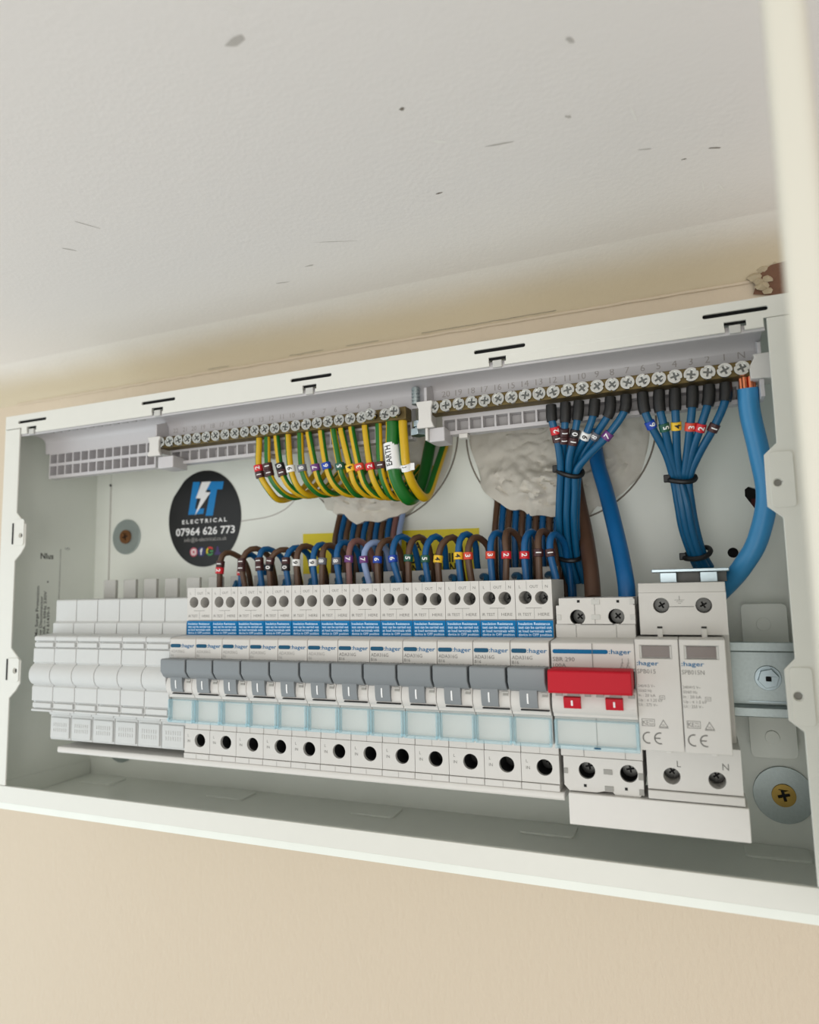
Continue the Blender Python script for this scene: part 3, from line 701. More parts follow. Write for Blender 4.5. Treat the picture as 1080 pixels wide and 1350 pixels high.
def cartridge(c0, c1, name, lines, lab):
    Y = 311
    body = MB(); wx0, wx1 = c0+2.8, c1-3.6
    body.plate(rect(c0, c1, -70.6, -24.5), [rect(wx0-.8, wx1+.9, -32.6, -27.0)], Y, Y+1.6)
    body.box(c0, c1, Y+1.6, 334, -70.6, -24.5)
    o = body.build('cartridge', 'device_plastic', t, bevel=.3); o['label'] = lab
    m = MB(); m.plate(rect(wx0, wx1, -32.1, -27.4), [], Y+.5, Y+1.4); m.mat(1).box(wx0-.75, wx0-.1, Y+.2, Y+1.5, -32.5, -27.2); m.box(wx1+.1, wx1+.8, Y+.2, Y+1.5, -32.5, -27.2)
    m.build('status_window', ['window_brown', 'clip_grey'], o)
    m = MB(); m.text(':hager', c0+.5, -35.4, h=1.9, y=Y, w=8.8, offset=.015); m.build('brand_mark', 'brand_blue', o)
    m = MB(); m.text(name, c0+.5, -38.8, h=1.9, y=Y, w=1.24*len(name))
    for k, s in enumerate(lines): m.text(s, c0+.5, -44.6-1.95*k, h=1.25, y=Y, w=.68*len(s))
    m.plate(rect(c0+8.8, c0+11.0, -49.4, -47.8), [rect(c0+8.95, c0+10.85, -49.25, -47.95)], Y-.05, Y-.02); m.box(c0+9.3, c0+10.5, Y-.05, Y-.02, -48.7, -48.5)
    m.plate(rect(c0+1.2, c0+6.4, -60.6, -57.6), [rect(c0+1.4, c0+6.2, -60.4, -57.8)], Y-.05, Y-.02)
    m.text('K', c0+1.6, -60.0, h=1.9, y=Y); m.text('E', c0+3.1, -60.0, h=1.9, y=Y, w=.8); m.text('MA', c0+4.2, -58.9, h=.85, y=Y); m.text('EUR', c0+4.2, -60.1, h=.85, y=Y, w=1.8)
    tx, tz = c0+9.8, -60.8
    m.plate([(tx-1.9,tz), (tx+1.9,tz), (tx,tz+3.2)], [[(tx-1.45,tz+.25), (tx+1.45,tz+.25), (tx,tz+2.7)]], Y-.05, Y-.02); m.text('VL', tx, tz+.5, h=.9, y=Y, align='c'); m.box(tx-1.9, tx+1.9, Y-.05, Y-.02, tz-.4, tz-.2)
    m.build('rating_print', 'print_grey', o)
    m = MB(); cz_ = -65.4
    arc(m, c0+3.6, cz_, 2.2, 75, 285, .55, Y-.05); arc(m, c0+8.2, cz_, 2.2, 75, 285, .55, Y-.05); m.box(c0+6.1, c0+8.3, Y-.05, Y-.02, cz_-.25, cz_+.25)
    m.build('conformity_mark', 'print_grey', o)
pm('window_brown', (104, 92, 86), .3)
cartridge(-22.4, -4.95, 'SPB015', ('240/415 V~', '50/60 Hz', 'In : 20 kA', 'Up : \u2264 1.25 kV', 'Uc : 275 V~'), 'left cartridge, for the live pole')
cartridge(-4.65, 13.1, 'SPB015N', ('240/415 V~', '50/60 Hz', 'In : 20 kA', 'Up : \u2264 1.5 kV', 'Uc : 255 V~'), 'right cartridge, for the neutral pole')

# ---- zinc comb bracket standing on the surge protector
t = thing('comb_bracket', 'small shiny zinc comb bracket standing on top of the surge protector', 'bracket', (1.5, 350, -.8))
MB().box(-15.2, 18.4, 343.5, 358, 4.0, 5.6).build('top_bar', 'zinc', t, bevel=.3)
for a, b in ((-11.6, -4.2), (5.9, 13.3)): MB().box(a, b, 344.6, 357, -.75, 3.95).build('leg', 'zinc', t, bevel=.25)
MB().box(-11.5, 18, 358.1, 359.3, -.75, 5.6).build('gap_shade_plate', 'screw_dark', t, bevel=.2)  # dark plate added to paint in the shade between the legs

# ---- shrouds below the modules
t = MB().prism([(322.2,-93.9), (345,-93.9), (345,-95.4), (323.8,-95.4), (323.8,-107.6), (322.2,-107.6)], -55.2, 18.2)
t.box(-55.2, -53.8, 323.8, 345, -107.6, -95.4); t.box(16.8, 18.2, 323.8, 345, -107.6, -95.4)
o = t.build('terminal_shroud', 'white_plastic', bevel=.4); tag(o, 'plain box-like terminal shroud below the red main switch and surge protector', 'shroud')
o = MB().prism([(324.6,-94.7), (323.9,-95.6), (323.9,-97.6), (324.6,-98.4), (346,-98.4), (346,-94.7)], -371.4, -57.4).build('busbar_strip', 'white_plastic', bevel=.4)
tag(o, 'long narrow strip running under the breakers and blank modules', 'busbar strip')

# ================================================================== TERMINAL CARRIER AND BARS
car = thing('terminal_carrier', 'long white plastic terminal carrier with open square pockets under the top flange', 'carrier', (-185, 335, 80))
C = dict(parent=car)
MB().prism([(321.4,106.7), (321.4,108.3), (323,110.9), (345,111.4), (345,98), (342.2,98), (342,104.5), (341.2,107), (339,108.6), (335,109.4), (326,109.2), (323.2,107.6), (323,106.7)], -413, 38).build('trough', 'carrier_plastic', bevel=.2, **C)
def grid(x0, n, z0, rows, name='pocket_grid', p=7.2):
    x1 = x0 + n*p + 1.0; zt = 98.2
    holes = []
    for za, zb in rows:
        for k in range(n): holes.append(rect(x0+1.0+k*p, x0+p+k*p, za, zb))
    m = MB(); m.plate(rect(x0, x1, z0, zt), holes, 342, 348)
    o = m.build(name, 'carrier_plastic', **C)
    MB().plate(rect(x0+.3, x1-.3, z0+.5, zt), [], 348.05, 348.6).build('pocket_back', 'pocket_plastic', **C)
grid(-408.6, 13, 80.2, [(82.4,88.8), (90.8,97.0)])
grid(-301.5, 23, 80.6, [(82.6,88.8)])
grid(-117.2, 21, 80.6, [(82.6,88.8)])
m = MB()
for k in range(12): m.box(-396+7.2*k, -391.5+7.2*k, 326.5, 331, 108.7, 109.15)
m.build('moulded_recess', 'pocket_plastic', bevel=.1, **C)
# dividing ribs, clips and blocks
for x in (-304.2, -122.6, 36.2):
    MB().prism([(331,97.4), (331,105), (339.5,108), (341.9,104), (341.9,97.4)], x-.75, x+.75).build('dividing_rib', 'carrier_plastic', bevel=.2, **C)
def clip(cx, z0, z1, w_):
    h = w_/2; g = h*.72; zm = (z1-z0)*.26
    MB().plate([(cx-h*.9,z0), (cx+h,z0), (cx+h*.85,z0+zm*.5), (cx+g,z0+zm), (cx+g,z1-zm), (cx+h*.9,z1-zm*.3), (cx+h*.85,z1), (cx-h,z1), (cx-h*.9,z1-zm*.4), (cx-g,z1-zm), (cx-g,z0+zm), (cx-h*.95,z0+zm*.5)], [], 329.4, 331.6).build('bar_clip', 'white_plastic', bevel=.35, **C)
    MB().box(cx-g*.6, cx+g*.6, 331.6, 342, z0+2, z1-2).build('clip_stem', 'white_plastic', **C)
clip(-304.2, 84.8, 97.0, 10.4); clip(-122.7, 83.0, 97.2, 10.0)
MB().plate([(33.4,99.6), (34,98.2), (31.6,94), (32,88.6), (40.5,88), (40.5,99.8)][::-1], [], 330.6, 342).build('bar_clip', 'white_plastic', bevel=.35, **C)
MB().box(-303.6, -291.6, 332.5, 346, 77.0, 84.6).build('end_block', 'carrier_plastic', bevel=.5, **C)
MB().box(-121.6, -113.0, 332.5, 346, 75.6, 83.2).build('end_block', 'carrier_plastic', bevel=.5, **C)
MB().box(-123.2, -121.7, 330.8, 346, 76.4, 83.0).build('end_block', 'white_plastic', bevel=.3, **C)
MB().box(35.4, 37.2, 330.6, 342, 80.0, 87.9).build('dividing_rib', 'carrier_plastic', bevel=.2, **C)
for x in (-105.5, -228): MB().box(x-2.4, x+2.4, 341, 346, 78.0, 80.5).build('foot_peg', 'white_plastic', bevel=.3, **C)
for k in range(5):
    tx = -400 + 106.6*k
    MB().box(tx-2.5, tx+2.2, 319.9, 321.4, 106.9, 110.6).build('flange_hook', 'clip_grey', bevel=.3, **C)
m = MB()
for k in range(21): m.text('N' if k == 0 else str(k), (28.9-7.0*k)*1.033, 101.7, h=3.6, y=341.95, align='c')
m.build('embossed_numbers', 'emboss', **C); m = MB()
for k in range(22): m.text(str(k+1), (-141.5-7.0*k)*1.033, 101.3, h=3.0, y=341.95, align='c')
m.build('embossed_numbers', 'emboss', **C)
MB().box(-310, 36, 341.95, 342.3, 97.5, 105).build('number_plate', 'carrier_plastic', **C)

def bar_screw_mesh():
    P = []; R, n = 3.25, 32
    for i in range(n):
        a = 2*math.pi*i/n; P.append((R*math.cos(a), R*math.sin(a)))
    for k in (0, n//2):   # slot ends cut into the rim
        a = 2*math.pi*k/n; P[k] = (2.6*math.cos(a), 2.35*math.sin(a))
    m = MB(); m.plate(P, [circle(0, 0, 2.3, 24)], 0, 1.9); m.plate(circle(0, 0, 2.35, 24), [cross(0, 0, 1.95, .44, .785)], .38, 1.9); m.mat(1).disc(0, 0, 2.2, 1.0, 1.5, 16)
    m.mat(0)
    return m
def bar(name, label, x0, x1, z0, z1, sx, zc, raised=()):
    t = thing(name, label, 'terminal bar', ((x0+x1)/2, 337, z0))
    MB().box(x0, x1, 332.5, 341, z0+.9, z1-.8).build('brass_bar', 'brass', t, bevel=.4)
    src = None
    for k, x in enumerate(sx):
        y = 330.5 if k not in raised else 326.2
        if src is None:
            src = bar_screw_mesh().build('terminal_screw', ['screw_bright', 'screw_mid'], t, bevel=.3)
            me = src.data; shift = Vector((ORG[t.name])) 
            for v in me.vertices: v.co += shift*S
            o = src
        else:
            o = src.copy(); col.objects.link(o); o.parent = t
        # screw meshes are centred; each copy sits at its place along the bar
        o.location = Vector((x, y, zc))*S - Vector(ORG[t.name])*S
        o.rotation_euler = (0, random.uniform(0, 3.1), 0)
    for k in raised:
        MB().cyl((sx[k], 328, zc), (sx[k], 332.6, zc), 1.7, n=14).build('screw_shank', 'screw_dark', t)
    return t
bar('earth_bar', 'brass earth bar with a row of bright screws, left of the white middle clip', -306.5, -134.6, 88.9, 97.6, [-300.2 + 7.0*k for k in range(24)], 93.2, (21, 23))
bar('neutral_bar', 'brass neutral bar with a row of bright screws, right of the white middle clip', -121.5, 33, 89.9, 98.4, [28.7 - 7.0*k for k in range(22)], 94.0)
t = thing('clamp_bolt', 'zinc clamp bolt with threaded shank between the two terminal bars', 'bolt', (-130.6, 338, 78.9))
m = MB()
for k in range(5): m.cyl((-130.4, 337, 98.2+1.9*k), (-130.4, 337, 99.4+1.9*k), 2.3, n=14); m.cyl((-130.4, 337, 99.4+1.9*k), (-130.4, 337, 100.1+1.9*k), 1.8, n=14)
m.build('thread', 'zinc_dull', t)
m = MB(); m.cyl((-129, 337, 85.4), (-129, 337, 88.6), 3.6, n=14); m.cyl((-129.4, 337, 80.8), (-129.4, 337, 84.4), 4.4, n=6); m.cyl((-129.2, 337, 84.4), (-129.2, 337, 85.4), 2.4, n=12)
m.build('nut', 'zinc', t, bevel=.2)

# ================================================================== WIRES
EARTH = [[(-230.9, 336.5, 91.1), (-230.9, 336.5, 87.3), (-230.7, 336.5, 69.7), (-226.1, 340.0, 58.5), (-224.7, 350.0, 53.7), (-223.2, 368.0, 60.1), (-219.9, 388.0, 77.7)], [(-225.1, 336.5, 92.8), (-225.1, 336.5, 89.0), (-224.2, 336.5, 70.2), (-220.0, 340.0, 59.5), (-215.8, 350.0, 54.8), (-214.1, 368.0, 61.2), (-210.5, 388.0, 78.7)], [(-218.6, 336.5, 92.1), (-218.6, 336.5, 88.3), (-215.6, 336.5, 69.5), (-211.3, 340.0, 58.9), (-206.2, 350.0, 55.0), (-204.2, 368.0, 61.4), (-200.3, 388.0, 78.8)], [(-210.8, 336.5, 92.0), (-210.8, 336.5, 88.2), (-209.1, 336.5, 69.4), (-206.2, 340.0, 58.5), (-203.3, 350.0, 55.1), (-201.2, 368.0, 61.5), (-197.2, 388.0, 78.9)], [(-202.6, 336.5, 92.3), (-202.6, 336.5, 88.6), (-201.5, 336.5, 69.2), (-198.6, 340.0, 59.4), (-194.8, 350.0, 54.8), (-192.4, 368.0, 61.2), (-188.2, 388.0, 78.4)], [(-196.9, 336.5, 92.0), (-196.9, 336.5, 88.3), (-192.7, 336.5, 68.7), (-191.1, 340.0, 59.6), (-188.7, 350.0, 55.0), (-186.2, 368.0, 61.3), (-181.7, 388.0, 78.5)], [(-188.6, 336.5, 91.1), (-188.6, 336.5, 87.4), (-185.5, 336.5, 69.1), (-182.1, 340.0, 58.1), (-177.2, 350.0, 53.6), (-174.3, 368.0, 59.8), (-169.4, 388.0, 76.8)], [(-180.7, 336.5, 92.2), (-180.7, 336.5, 88.5), (-176.9, 336.5, 68.1), (-175.7, 340.0, 60.5), (-172.8, 350.0, 53.3), (-169.8, 368.0, 59.5), (-164.8, 388.0, 76.4)], [(-175.5, 336.5, 91.4), (-175.6, 336.5, 87.8), (-170.3, 336.5, 66.5), (-168.5, 340.0, 57.1), (-165.2, 350.0, 52.3), (-162.0, 368.0, 58.4), (-156.7, 388.0, 75.2)], [(-169.1, 336.5, 91.5), (-169.2, 336.5, 87.8), (-164.8, 336.5, 66.6), (-162.3, 340.0, 55.9), (-157.9, 350.0, 50.9), (-154.5, 368.0, 57.0), (-149.0, 388.0, 73.6)], [(-160.8, 336.5, 91.0), (-160.8, 336.5, 87.4), (-158.1, 336.5, 66.4), (-156.1, 340.0, 56.1), (-154.2, 350.0, 50.5), (-150.6, 368.0, 56.5), (-145.0, 388.0, 73.0)], [(-152.6, 336.5, 91.8), (-152.6, 336.5, 88.2), (-152.0, 336.5, 66.6), (-150.7, 340.0, 55.7), (-149.5, 350.0, 49.8), (-145.8, 368.0, 55.7), (-140.1, 388.0, 72.1)]]
EARTH_BIG = [[(-144.5, 336.5, 91.8), (-144.3, 336.5, 87.6), (-144.9, 337.0, 71.7), (-144.4, 340.0, 58.6), (-141.1, 350.0, 48.6), (-140.8, 370.0, 58.9), (-143.0, 392.0, 87.2), (-143.1, 397.0, 94.0)], [(-138.2, 336.5, 91.1), (-138.3, 336.5, 86.9), (-137.6, 336.5, 75.1), (-137.2, 338.0, 64.4), (-136.1, 346.0, 54.6), (-134.0, 359.0, 50.4), (-133.7, 376.0, 67.3), (-133.1, 394.0, 89.0), (-133.0, 397.0, 93.4)]]
NEUTRAL_A = [[(-57.6, 336.5, 88.9), (-57.5, 336.5, 80.6), (-56.0, 338.0, 74.0), (-55.5, 342.5, 64.3), (-56.1, 347.5, 56.6), (-58.2, 353.8, 46.5), (-60.6, 361.8, 31.5), (-61.3, 370.8, 14.6), (-58.9, 376.8, 0.3)], [(-50.5, 336.5, 89.2), (-50.9, 336.5, 81.2), (-52.1, 338.0, 73.0), (-54.2, 346.7, 64.9), (-55.0, 351.7, 57.1), (-57.3, 358.0, 47.0), (-59.8, 366.0, 31.8), (-60.4, 375.0, 14.7), (-57.9, 381.0, 0.3)], [(-43.9, 336.5, 89.2), (-44.8, 336.5, 81.6), (-47.4, 338.0, 71.6), (-50.6, 342.5, 63.1), (-52.3, 347.5, 56.2), (-54.3, 353.8, 46.2), (-56.7, 361.8, 31.3), (-57.3, 370.8, 14.5), (-54.9, 376.8, 0.2)], [(-36.2, 336.5, 89.0), (-37.5, 336.5, 80.8), (-41.8, 338.0, 71.9), (-48.2, 346.7, 64.3), (-51.4, 351.7, 56.8), (-53.4, 358.0, 46.7), (-55.8, 366.0, 31.5), (-56.4, 375.0, 14.6), (-53.9, 381.0, 0.2)], [(-28.9, 336.5, 89.2), (-30.0, 336.5, 81.2), (-37.6, 340.6, 72.0), (-44.4, 346.7, 64.7), (-47.8, 351.7, 56.9), (-49.9, 358.0, 46.4), (-52.2, 366.0, 31.3), (-52.7, 375.0, 14.4), (-50.2, 381.0, 0.1)], [(-21.6, 336.5, 89.4), (-22.9, 336.5, 81.3), (-31.4, 338.0, 70.8), (-41.7, 342.5, 62.6), (-48.5, 347.5, 55.9), (-50.5, 353.8, 46.0), (-52.8, 361.8, 31.1), (-53.3, 370.8, 14.3), (-50.9, 376.8, 0.1)]]
NEUTRAL_B = [[(-14.1, 336.5, 89.6), (-13.7, 336.5, 81.5), (-11.3, 338.0, 74.0), (-5.5, 345.0, 60.8), (-2.9, 352.0, 49.4), (-1.6, 357.0, 37.2), (-0.3, 362.0, 25.2), (2.8, 368.0, 13.3), (5.2, 372.0, 6.5)], [(-6.6, 336.5, 89.7), (-6.9, 336.5, 81.7), (-5.3, 338.0, 72.1), (-3.5, 345.0, 60.6), (-1.2, 352.0, 49.3), (0.1, 354.0, 36.8), (1.4, 359.0, 24.9), (4.3, 365.0, 13.1), (6.9, 369.0, 6.4)], [(0.4, 336.5, 89.5), (0.0, 336.5, 81.4), (-0.1, 338.0, 72.2), (-0.5, 345.0, 60.3), (0.2, 352.0, 49.2), (2.5, 354.0, 36.6), (3.8, 359.0, 24.8), (6.5, 365.0, 13.0), (9.3, 369.0, 6.3)], [(8.0, 336.5, 89.6), (7.5, 336.5, 81.7), (5.9, 338.0, 71.2), (3.9, 345.0, 59.9), (1.9, 352.0, 49.0), (0.8, 360.0, 37.4), (2.1, 365.0, 25.3), (5.0, 371.0, 13.3), (7.7, 375.0, 6.5)], [(15.1, 336.5, 89.4), (14.3, 336.5, 81.6), (10.2, 338.0, 70.2), (5.9, 345.0, 59.7), (2.9, 352.0, 48.9), (2.8, 360.0, 37.2), (4.2, 365.0, 25.1), (6.9, 371.0, 13.2), (9.8, 375.0, 6.4)], [(22.1, 336.5, 89.5), (21.3, 336.5, 81.1), (15.8, 338.0, 69.6), (9.2, 345.0, 59.4), (4.2, 352.0, 48.8), (4.5, 357.0, 36.8), (5.9, 362.0, 24.9), (8.4, 368.0, 13.1), (11.5, 372.0, 6.3)]]
N_MAIN = [(30.9, 337.0, 89.2), (31.1, 338.0, 86.2), (31.4, 340.0, 75.0), (34.2, 344.0, 57.6), (36.3, 348.0, 37.3), (31.5, 351.0, 17.9), (25.3, 355.0, 7.0), (20.5, 362.0, 0.4), (13.3, 372.0, -7.6)]
TAIL_BROWN = [(-58.1, 398.0, 78.6), (-55.6, 390.0, 61.5), (-52.9, 384.0, 45.5), (-48.8, 374.0, 26.1), (-45.2, 360.0, 7.0), (-43.6, 350.0, -8.2)]
TAIL_BLUE = [(-44.7, 397.0, 86.0), (-42.3, 390.0, 66.9), (-37.4, 381.0, 47.4), (-31.2, 365.0, 19.5), (-27.8, 352.0, 0.8), (-27.4, 350.0, -8.4)]
LOOPS = [('B', 12, (-267.0, 346.0, 2.7), (-266.3, 346.5, 14.3), (-264.5, 354.0, 25.3)), ('b', 12, (-251.1, 346.0, 2.4), (-250.5, 346.5, 12.9), (-249.2, 354.0, 23.8)), ('B', 11, (-247.8, 346.0, 2.3), (-250.0, 346.5, 15.2), (-244.8, 354.0, 27.1)), ('b', 11, (-235.4, 346.0, 2.5), (-237.1, 346.5, 15.3), (-236.0, 354.0, 26.5)), ('B', 10, (-229.6, 346.0, 2.4), (-229.9, 346.5, 15.0), (-223.0, 354.0, 25.5)), ('b', 10, (-216.5, 346.0, 2.6), (-218.3, 346.5, 14.7), (-214.5, 354.0, 26.5)), ('B', 9, (-210.4, 346.0, 2.5), (-211.0, 346.5, 15.3), (-208.8, 354.0, 27.2)), ('b', 9, (-198.7, 346.0, 2.7), (-199.9, 346.5, 14.9), (-197.9, 354.0, 27.6)), ('B', 8, (-194.8, 346.0, 2.6), (-194.3, 346.5, 15.6), (-192.9, 354.0, 26.9)), ('b', 8, (-183.2, 346.0, 2.8), (-185.0, 346.5, 15.3), (-183.3, 354.0, 28.3)), ('B', 7, (-177.1, 346.0, 2.6), (-177.2, 346.5, 16.3), (-174.9, 354.0, 28.8)), ('b', 7, (-164.3, 346.0, 2.8), (-167.6, 346.5, 15.6), (-162.9, 354.0, 27.3)), ('B', 6, (-158.9, 346.0, 2.6), (-159.2, 346.5, 15.3), (-155.3, 354.0, 28.3)), ('b', 6, (-145.9, 346.0, 2.8), (-149.5, 346.5, 15.4), (-147.3, 354.0, 30.0)), ('B', 5, (-140.5, 346.0, 2.6), (-140.4, 346.5, 15.5), (-136.7, 354.0, 29.1)), ('b', 5, (-129.3, 346.0, 2.4), (-130.7, 346.5, 14.7), (-126.8, 354.0, 29.0)), ('B', 4, (-123.0, 346.0, 2.2), (-123.2, 346.5, 14.4), (-117.2, 354.0, 28.1)), ('b', 4, (-110.6, 346.0, 2.4), (-111.6, 346.5, 15.6), (-108.9, 354.0, 29.4)), ('B', 3, (-104.8, 346.0, 2.2), (-106.2, 346.5, 15.4), (-103.0, 354.0, 27.4)), ('b', 3, (-93.7, 346.0, 2.4), (-94.2, 346.5, 15.4), (-92.0, 354.0, 29.3)), ('B', 2, (-86.0, 346.0, 2.6), (-85.3, 346.5, 15.1), (-85.3, 354.0, 30.2)), ('b', 2, (-75.7, 346.0, 2.7), (-76.2, 346.5, 14.7), (-73.6, 354.0, 28.8)), ('B', 1, (-68.8, 346.0, 2.5), (-68.7, 346.5, 15.6), (-67.3, 354.0, 28.9)), ('b', 1, (-57.7, 346.0, 2.6), (-60.7, 346.5, 15.3), (-59.5, 354.0, 26.9))]
LOGO_L = [(-331.3, 79.7), (-325.1, 79.4), (-329.3, 59.8), (-321.1, 59.6), (-321.7, 55.7), (-335.4, 55.7)]
LOGO_T = [(-316.9, 78.9), (-304.0, 78.1), (-305.2, 72.5), (-309.8, 72.7), (-313.4, 53.9), (-319.8, 54.1), (-315.6, 72.9), (-318.9, 73.0)]
LOGO_BOLT = [(-323.4, 79.2), (-315.3, 78.9), (-320.1, 71.5), (-315.6, 70.9), (-329.4, 54.8), (-324.1, 67.1), (-328.6, 67.5)]

def glyph_on(m, s, p, u, n, R, cap):
    """a digit wrapped on a round sleeve: p centre, u reading direction, n towards the viewer"""
    v, f = text2d(s, .02)
    bm = bmesh.new()
    k = cap/.73; xs = [a for a, b in v]; mx = (min(xs)+max(xs))/2
    vv = [bm.verts.new(((a-mx)*k, (b-.365)*k, 0)) for a, b in v]
    for q in f:
        try: bm.faces.new([vv[i] for i in q])
        except ValueError: pass
    bmesh.ops.subdivide_edges(bm, edges=[e for e in bm.edges if e.calc_length() > .7], cuts=2)
    bmesh.ops.triangulate(bm, faces=bm.faces[:])
    bm.verts.index_update(); u = u.normalized(); n = (n - u*n.dot(u)).normalized(); side = n.cross(u)   # glyph up
    vs = [p + u*q.co.x + (n*math.cos(q.co.y/R) + side*math.sin(q.co.y/R))*R for q in bm.verts]
    m.add(vs, [tuple(x.index for x in q.verts) for q in bm.faces]); bm.free()
def sleeve(t, digit, p, tan, r, upward=True, ln=3.9, name='number_ring'):
    p = Vector(p); tan = Vector(tan).normalized()
    u = tan if (tan.z > 0) == upward else -tan
    m = MB().tube([p-tan*ln/2, p-tan*ln*.46, p+tan*ln*.46, p+tan*ln/2], r, 14, sm=False, rfn=lambda q: .93 if q in (0, 1) else 1)
    m.mat(1); glyph_on(m, str(digit), p, u, Vector((0,-1,0)) + Vector((.25,0,0)), r+.09, 2.9)
    return m.build(name, ['ring_%d' % digit, 'print_dark' if digit in (4, 9) else 'print_white'], t)
def number(t, num, pts, idx, r, upward=True):
    p = Vector(pts[idx]); tan = (Vector(pts[idx+1]) - Vector(pts[idx-1])).normalized()
    if tan.z < 0: tan = -tan
    ds = [int(c) for c in str(num)]
    if len(ds) == 1: sleeve(t, ds[0], p, tan, r, upward)
    else:
        lo, hi = (ds[0], ds[1]) if upward else (ds[1], ds[0])
        sleeve(t, lo, p - tan*2.0, tan, r, upward); sleeve(t, hi, p + tan*2.0, tan, r, upward)
def wire_thing(name, label, pts, group):
    q = min(pts, key=lambda p: p[2])
    return thing(name, label, 'wire', (q[0], q[1], q[2]), group)

WORD = ['', 'one', 'two', 'three', 'four', 'five', 'six', 'seven', 'eight', 'nine', 'ten', 'eleven', 'twelve']
HUE = {1:'brown', 2:'red', 3:'orange-red', 4:'yellow', 5:'green', 6:'blue', 7:'violet', 8:'grey', 9:'white', 10:'black and brown', 11:'double brown', 12:'red and brown'}
# green and yellow earth wires, twelve thin ones then the two thick ones
rot = {12:.45, 11:.27, 10:.05, 9:.42, 8:.25, 7:.05, 6:.02, 5:.18, 4:-.02, 3:.06, 2:-.05, 1:.3}
for k, pts in enumerate(EARTH):
    n = 12-k
    t = wire_thing('earth_wire', 'thin green-yellow earth wire ringed %s in %s, %s from the left' % (WORD[n], HUE[n], NTH[k]), pts, 'thin numbered earth wires')
    MB().tube(pts, 1.9, 14, rot=2*math.pi*rot[n]).build('sheath', 'earth_small', t)
    number(t, n, pts, 2, 2.75)
pts = EARTH_BIG[0]
t = wire_thing('main_earth_cable', 'thick green earth cable with a white tag reading EARTH', pts, None)
MB().tube(pts, 3.65, 18, rot=1.26).build('sheath', 'earth_big', t)
m = MB(); p, q = Vector((pts[2][0]-.3, 336.5, 71.5)), Vector((pts[2][0]-.3, 336.5, 87.0))
p = Vector((pts[2][0]+.9, pts[2][1]+.2, pts[2][2]-8.2)); q = Vector((pts[2][0]-.6, pts[2][1], pts[2][2]+6.4)); tn = (q-p)
m.tube([p, q], 4.35, 18, sm=False); m.mat(1)
v, f = text2d('EARTH', .012); wd = max(a for a, b in v); kx = 11.4/wd; R = 4.45; u = tn.normalized(); n = Vector((-.25,-1,0)); n = (n-u*n.dot(u)).normalized(); sd = n.cross(u); c = (p+q)/2
bm = bmesh.new(); vv = [bm.verts.new(((a-wd/2)*kx, (b-.365)*4.0/.73, 0)) for a, b in v]
for g in f: bm.faces.new([vv[i] for i in g])
bmesh.ops.subdivide_edges(bm, edges=[e for e in bm.edges if e.calc_length() > .7], cuts=2); bmesh.ops.triangulate(bm, faces=bm.faces[:]); bm.verts.index_update()
m.add([c + u*x.co.x + (n*math.cos(x.co.y/R) + sd*math.sin(x.co.y/R))*R for x in bm.verts], [tuple(x.index for x in g.verts) for g in bm.faces]); bm.free()
m.build('earth_tag', ['print_white', 'print_dark'], t)
pts = EARTH_BIG[1]
t = wire_thing('bonding_cable', 'green and yellow bonding cable with a narrow white tag, rightmost on the earth bar', pts, None)
MB().tube(pts, 2.6, 18, rot=5.0).build('sheath', 'earth_bond', t)
p = Vector(pts[3]); tn = (Vector(pts[2])-Vector(pts[4])).normalized()
m = MB().tube([p-tn*1.9, p+tn*1.9], 3.05, 16, sm=False); m.box(p.x+2.4, p.x+5.0, p.y-1.0, p.y-.4, p.z-1.9, p.z+1.9); m.mat(1)
glyph_on(m, 'LB', p, Vector((1,0,.1)), Vector((-.2,-1,0)), 3.15, 1.7)
m.build('cable_tag', ['print_white', 'print_dark'], t)

# neutral wires with black boots, two bundles of six
for grp, base, where in ((NEUTRAL_A, 12, 'left bundle'), (NEUTRAL_B, 6, 'right bundle')):
    for k, pts in enumerate(grp):
        n = base-k
        t = wire_thing('neutral_wire', 'black-booted blue neutral wire ringed %s in %s, %s of the %s' % (WORD[n], HUE[n], NTH[k], where), pts, 'booted neutral wires')
        MB().tube(pts, 1.85, 12).build('sheath', 'pvc_teal', t)
        P = smooth_path(pts, 2.0); L = 0; cut = [P[0]]
        for a, b in zip(P, P[1:]):
            L += (b-a).length; cut.append(b)
            if L > 8.2: break
        MB().tube(cut, 2.75, 12, sm=False, rfn=lambda q: .95 if q < .05 or q > .93 else 1).build('boot', 'boot_black', t)
        number(t, n, pts, 2, 2.45)
# thick cables
t = wire_thing('main_neutral_cable', 'thick light blue neutral cable curving down from the right end of the neutral bar', N_MAIN, None)
MB().tube(N_MAIN[1:], 4.5, 20, rfn=lambda q: 1).build('sheath', 'pvc_main_blue', t)
p0, p1 = Vector(N_MAIN[0]), Vector(N_MAIN[1]); m = MB()
for k in range(7):
    a = 2*math.pi*k/6; o = Vector((math.cos(a)*2.4, math.sin(a)*2.0, 0)) if k < 6 else Vector((0,0,0))
    m.cyl(p0 + o + Vector((0,0,2.0)), p1 + o + Vector((0,0,-1)), 1.15, n=8)
m.build('bare_strands', 'copper', t)
t = wire_thing('brown_tail', 'thick brown meter tail entering the main switch from above', TAIL_BROWN, None); MB().tube(TAIL_BROWN, 4.0, 20).build('sheath', 'pvc_tail_brown', t)
t = wire_thing('blue_tail', 'thick bright blue meter tail entering the main switch from above', TAIL_BLUE, None); MB().tube(TAIL_BLUE, 4.1, 20).build('sheath', 'pvc_tail_blue', t)

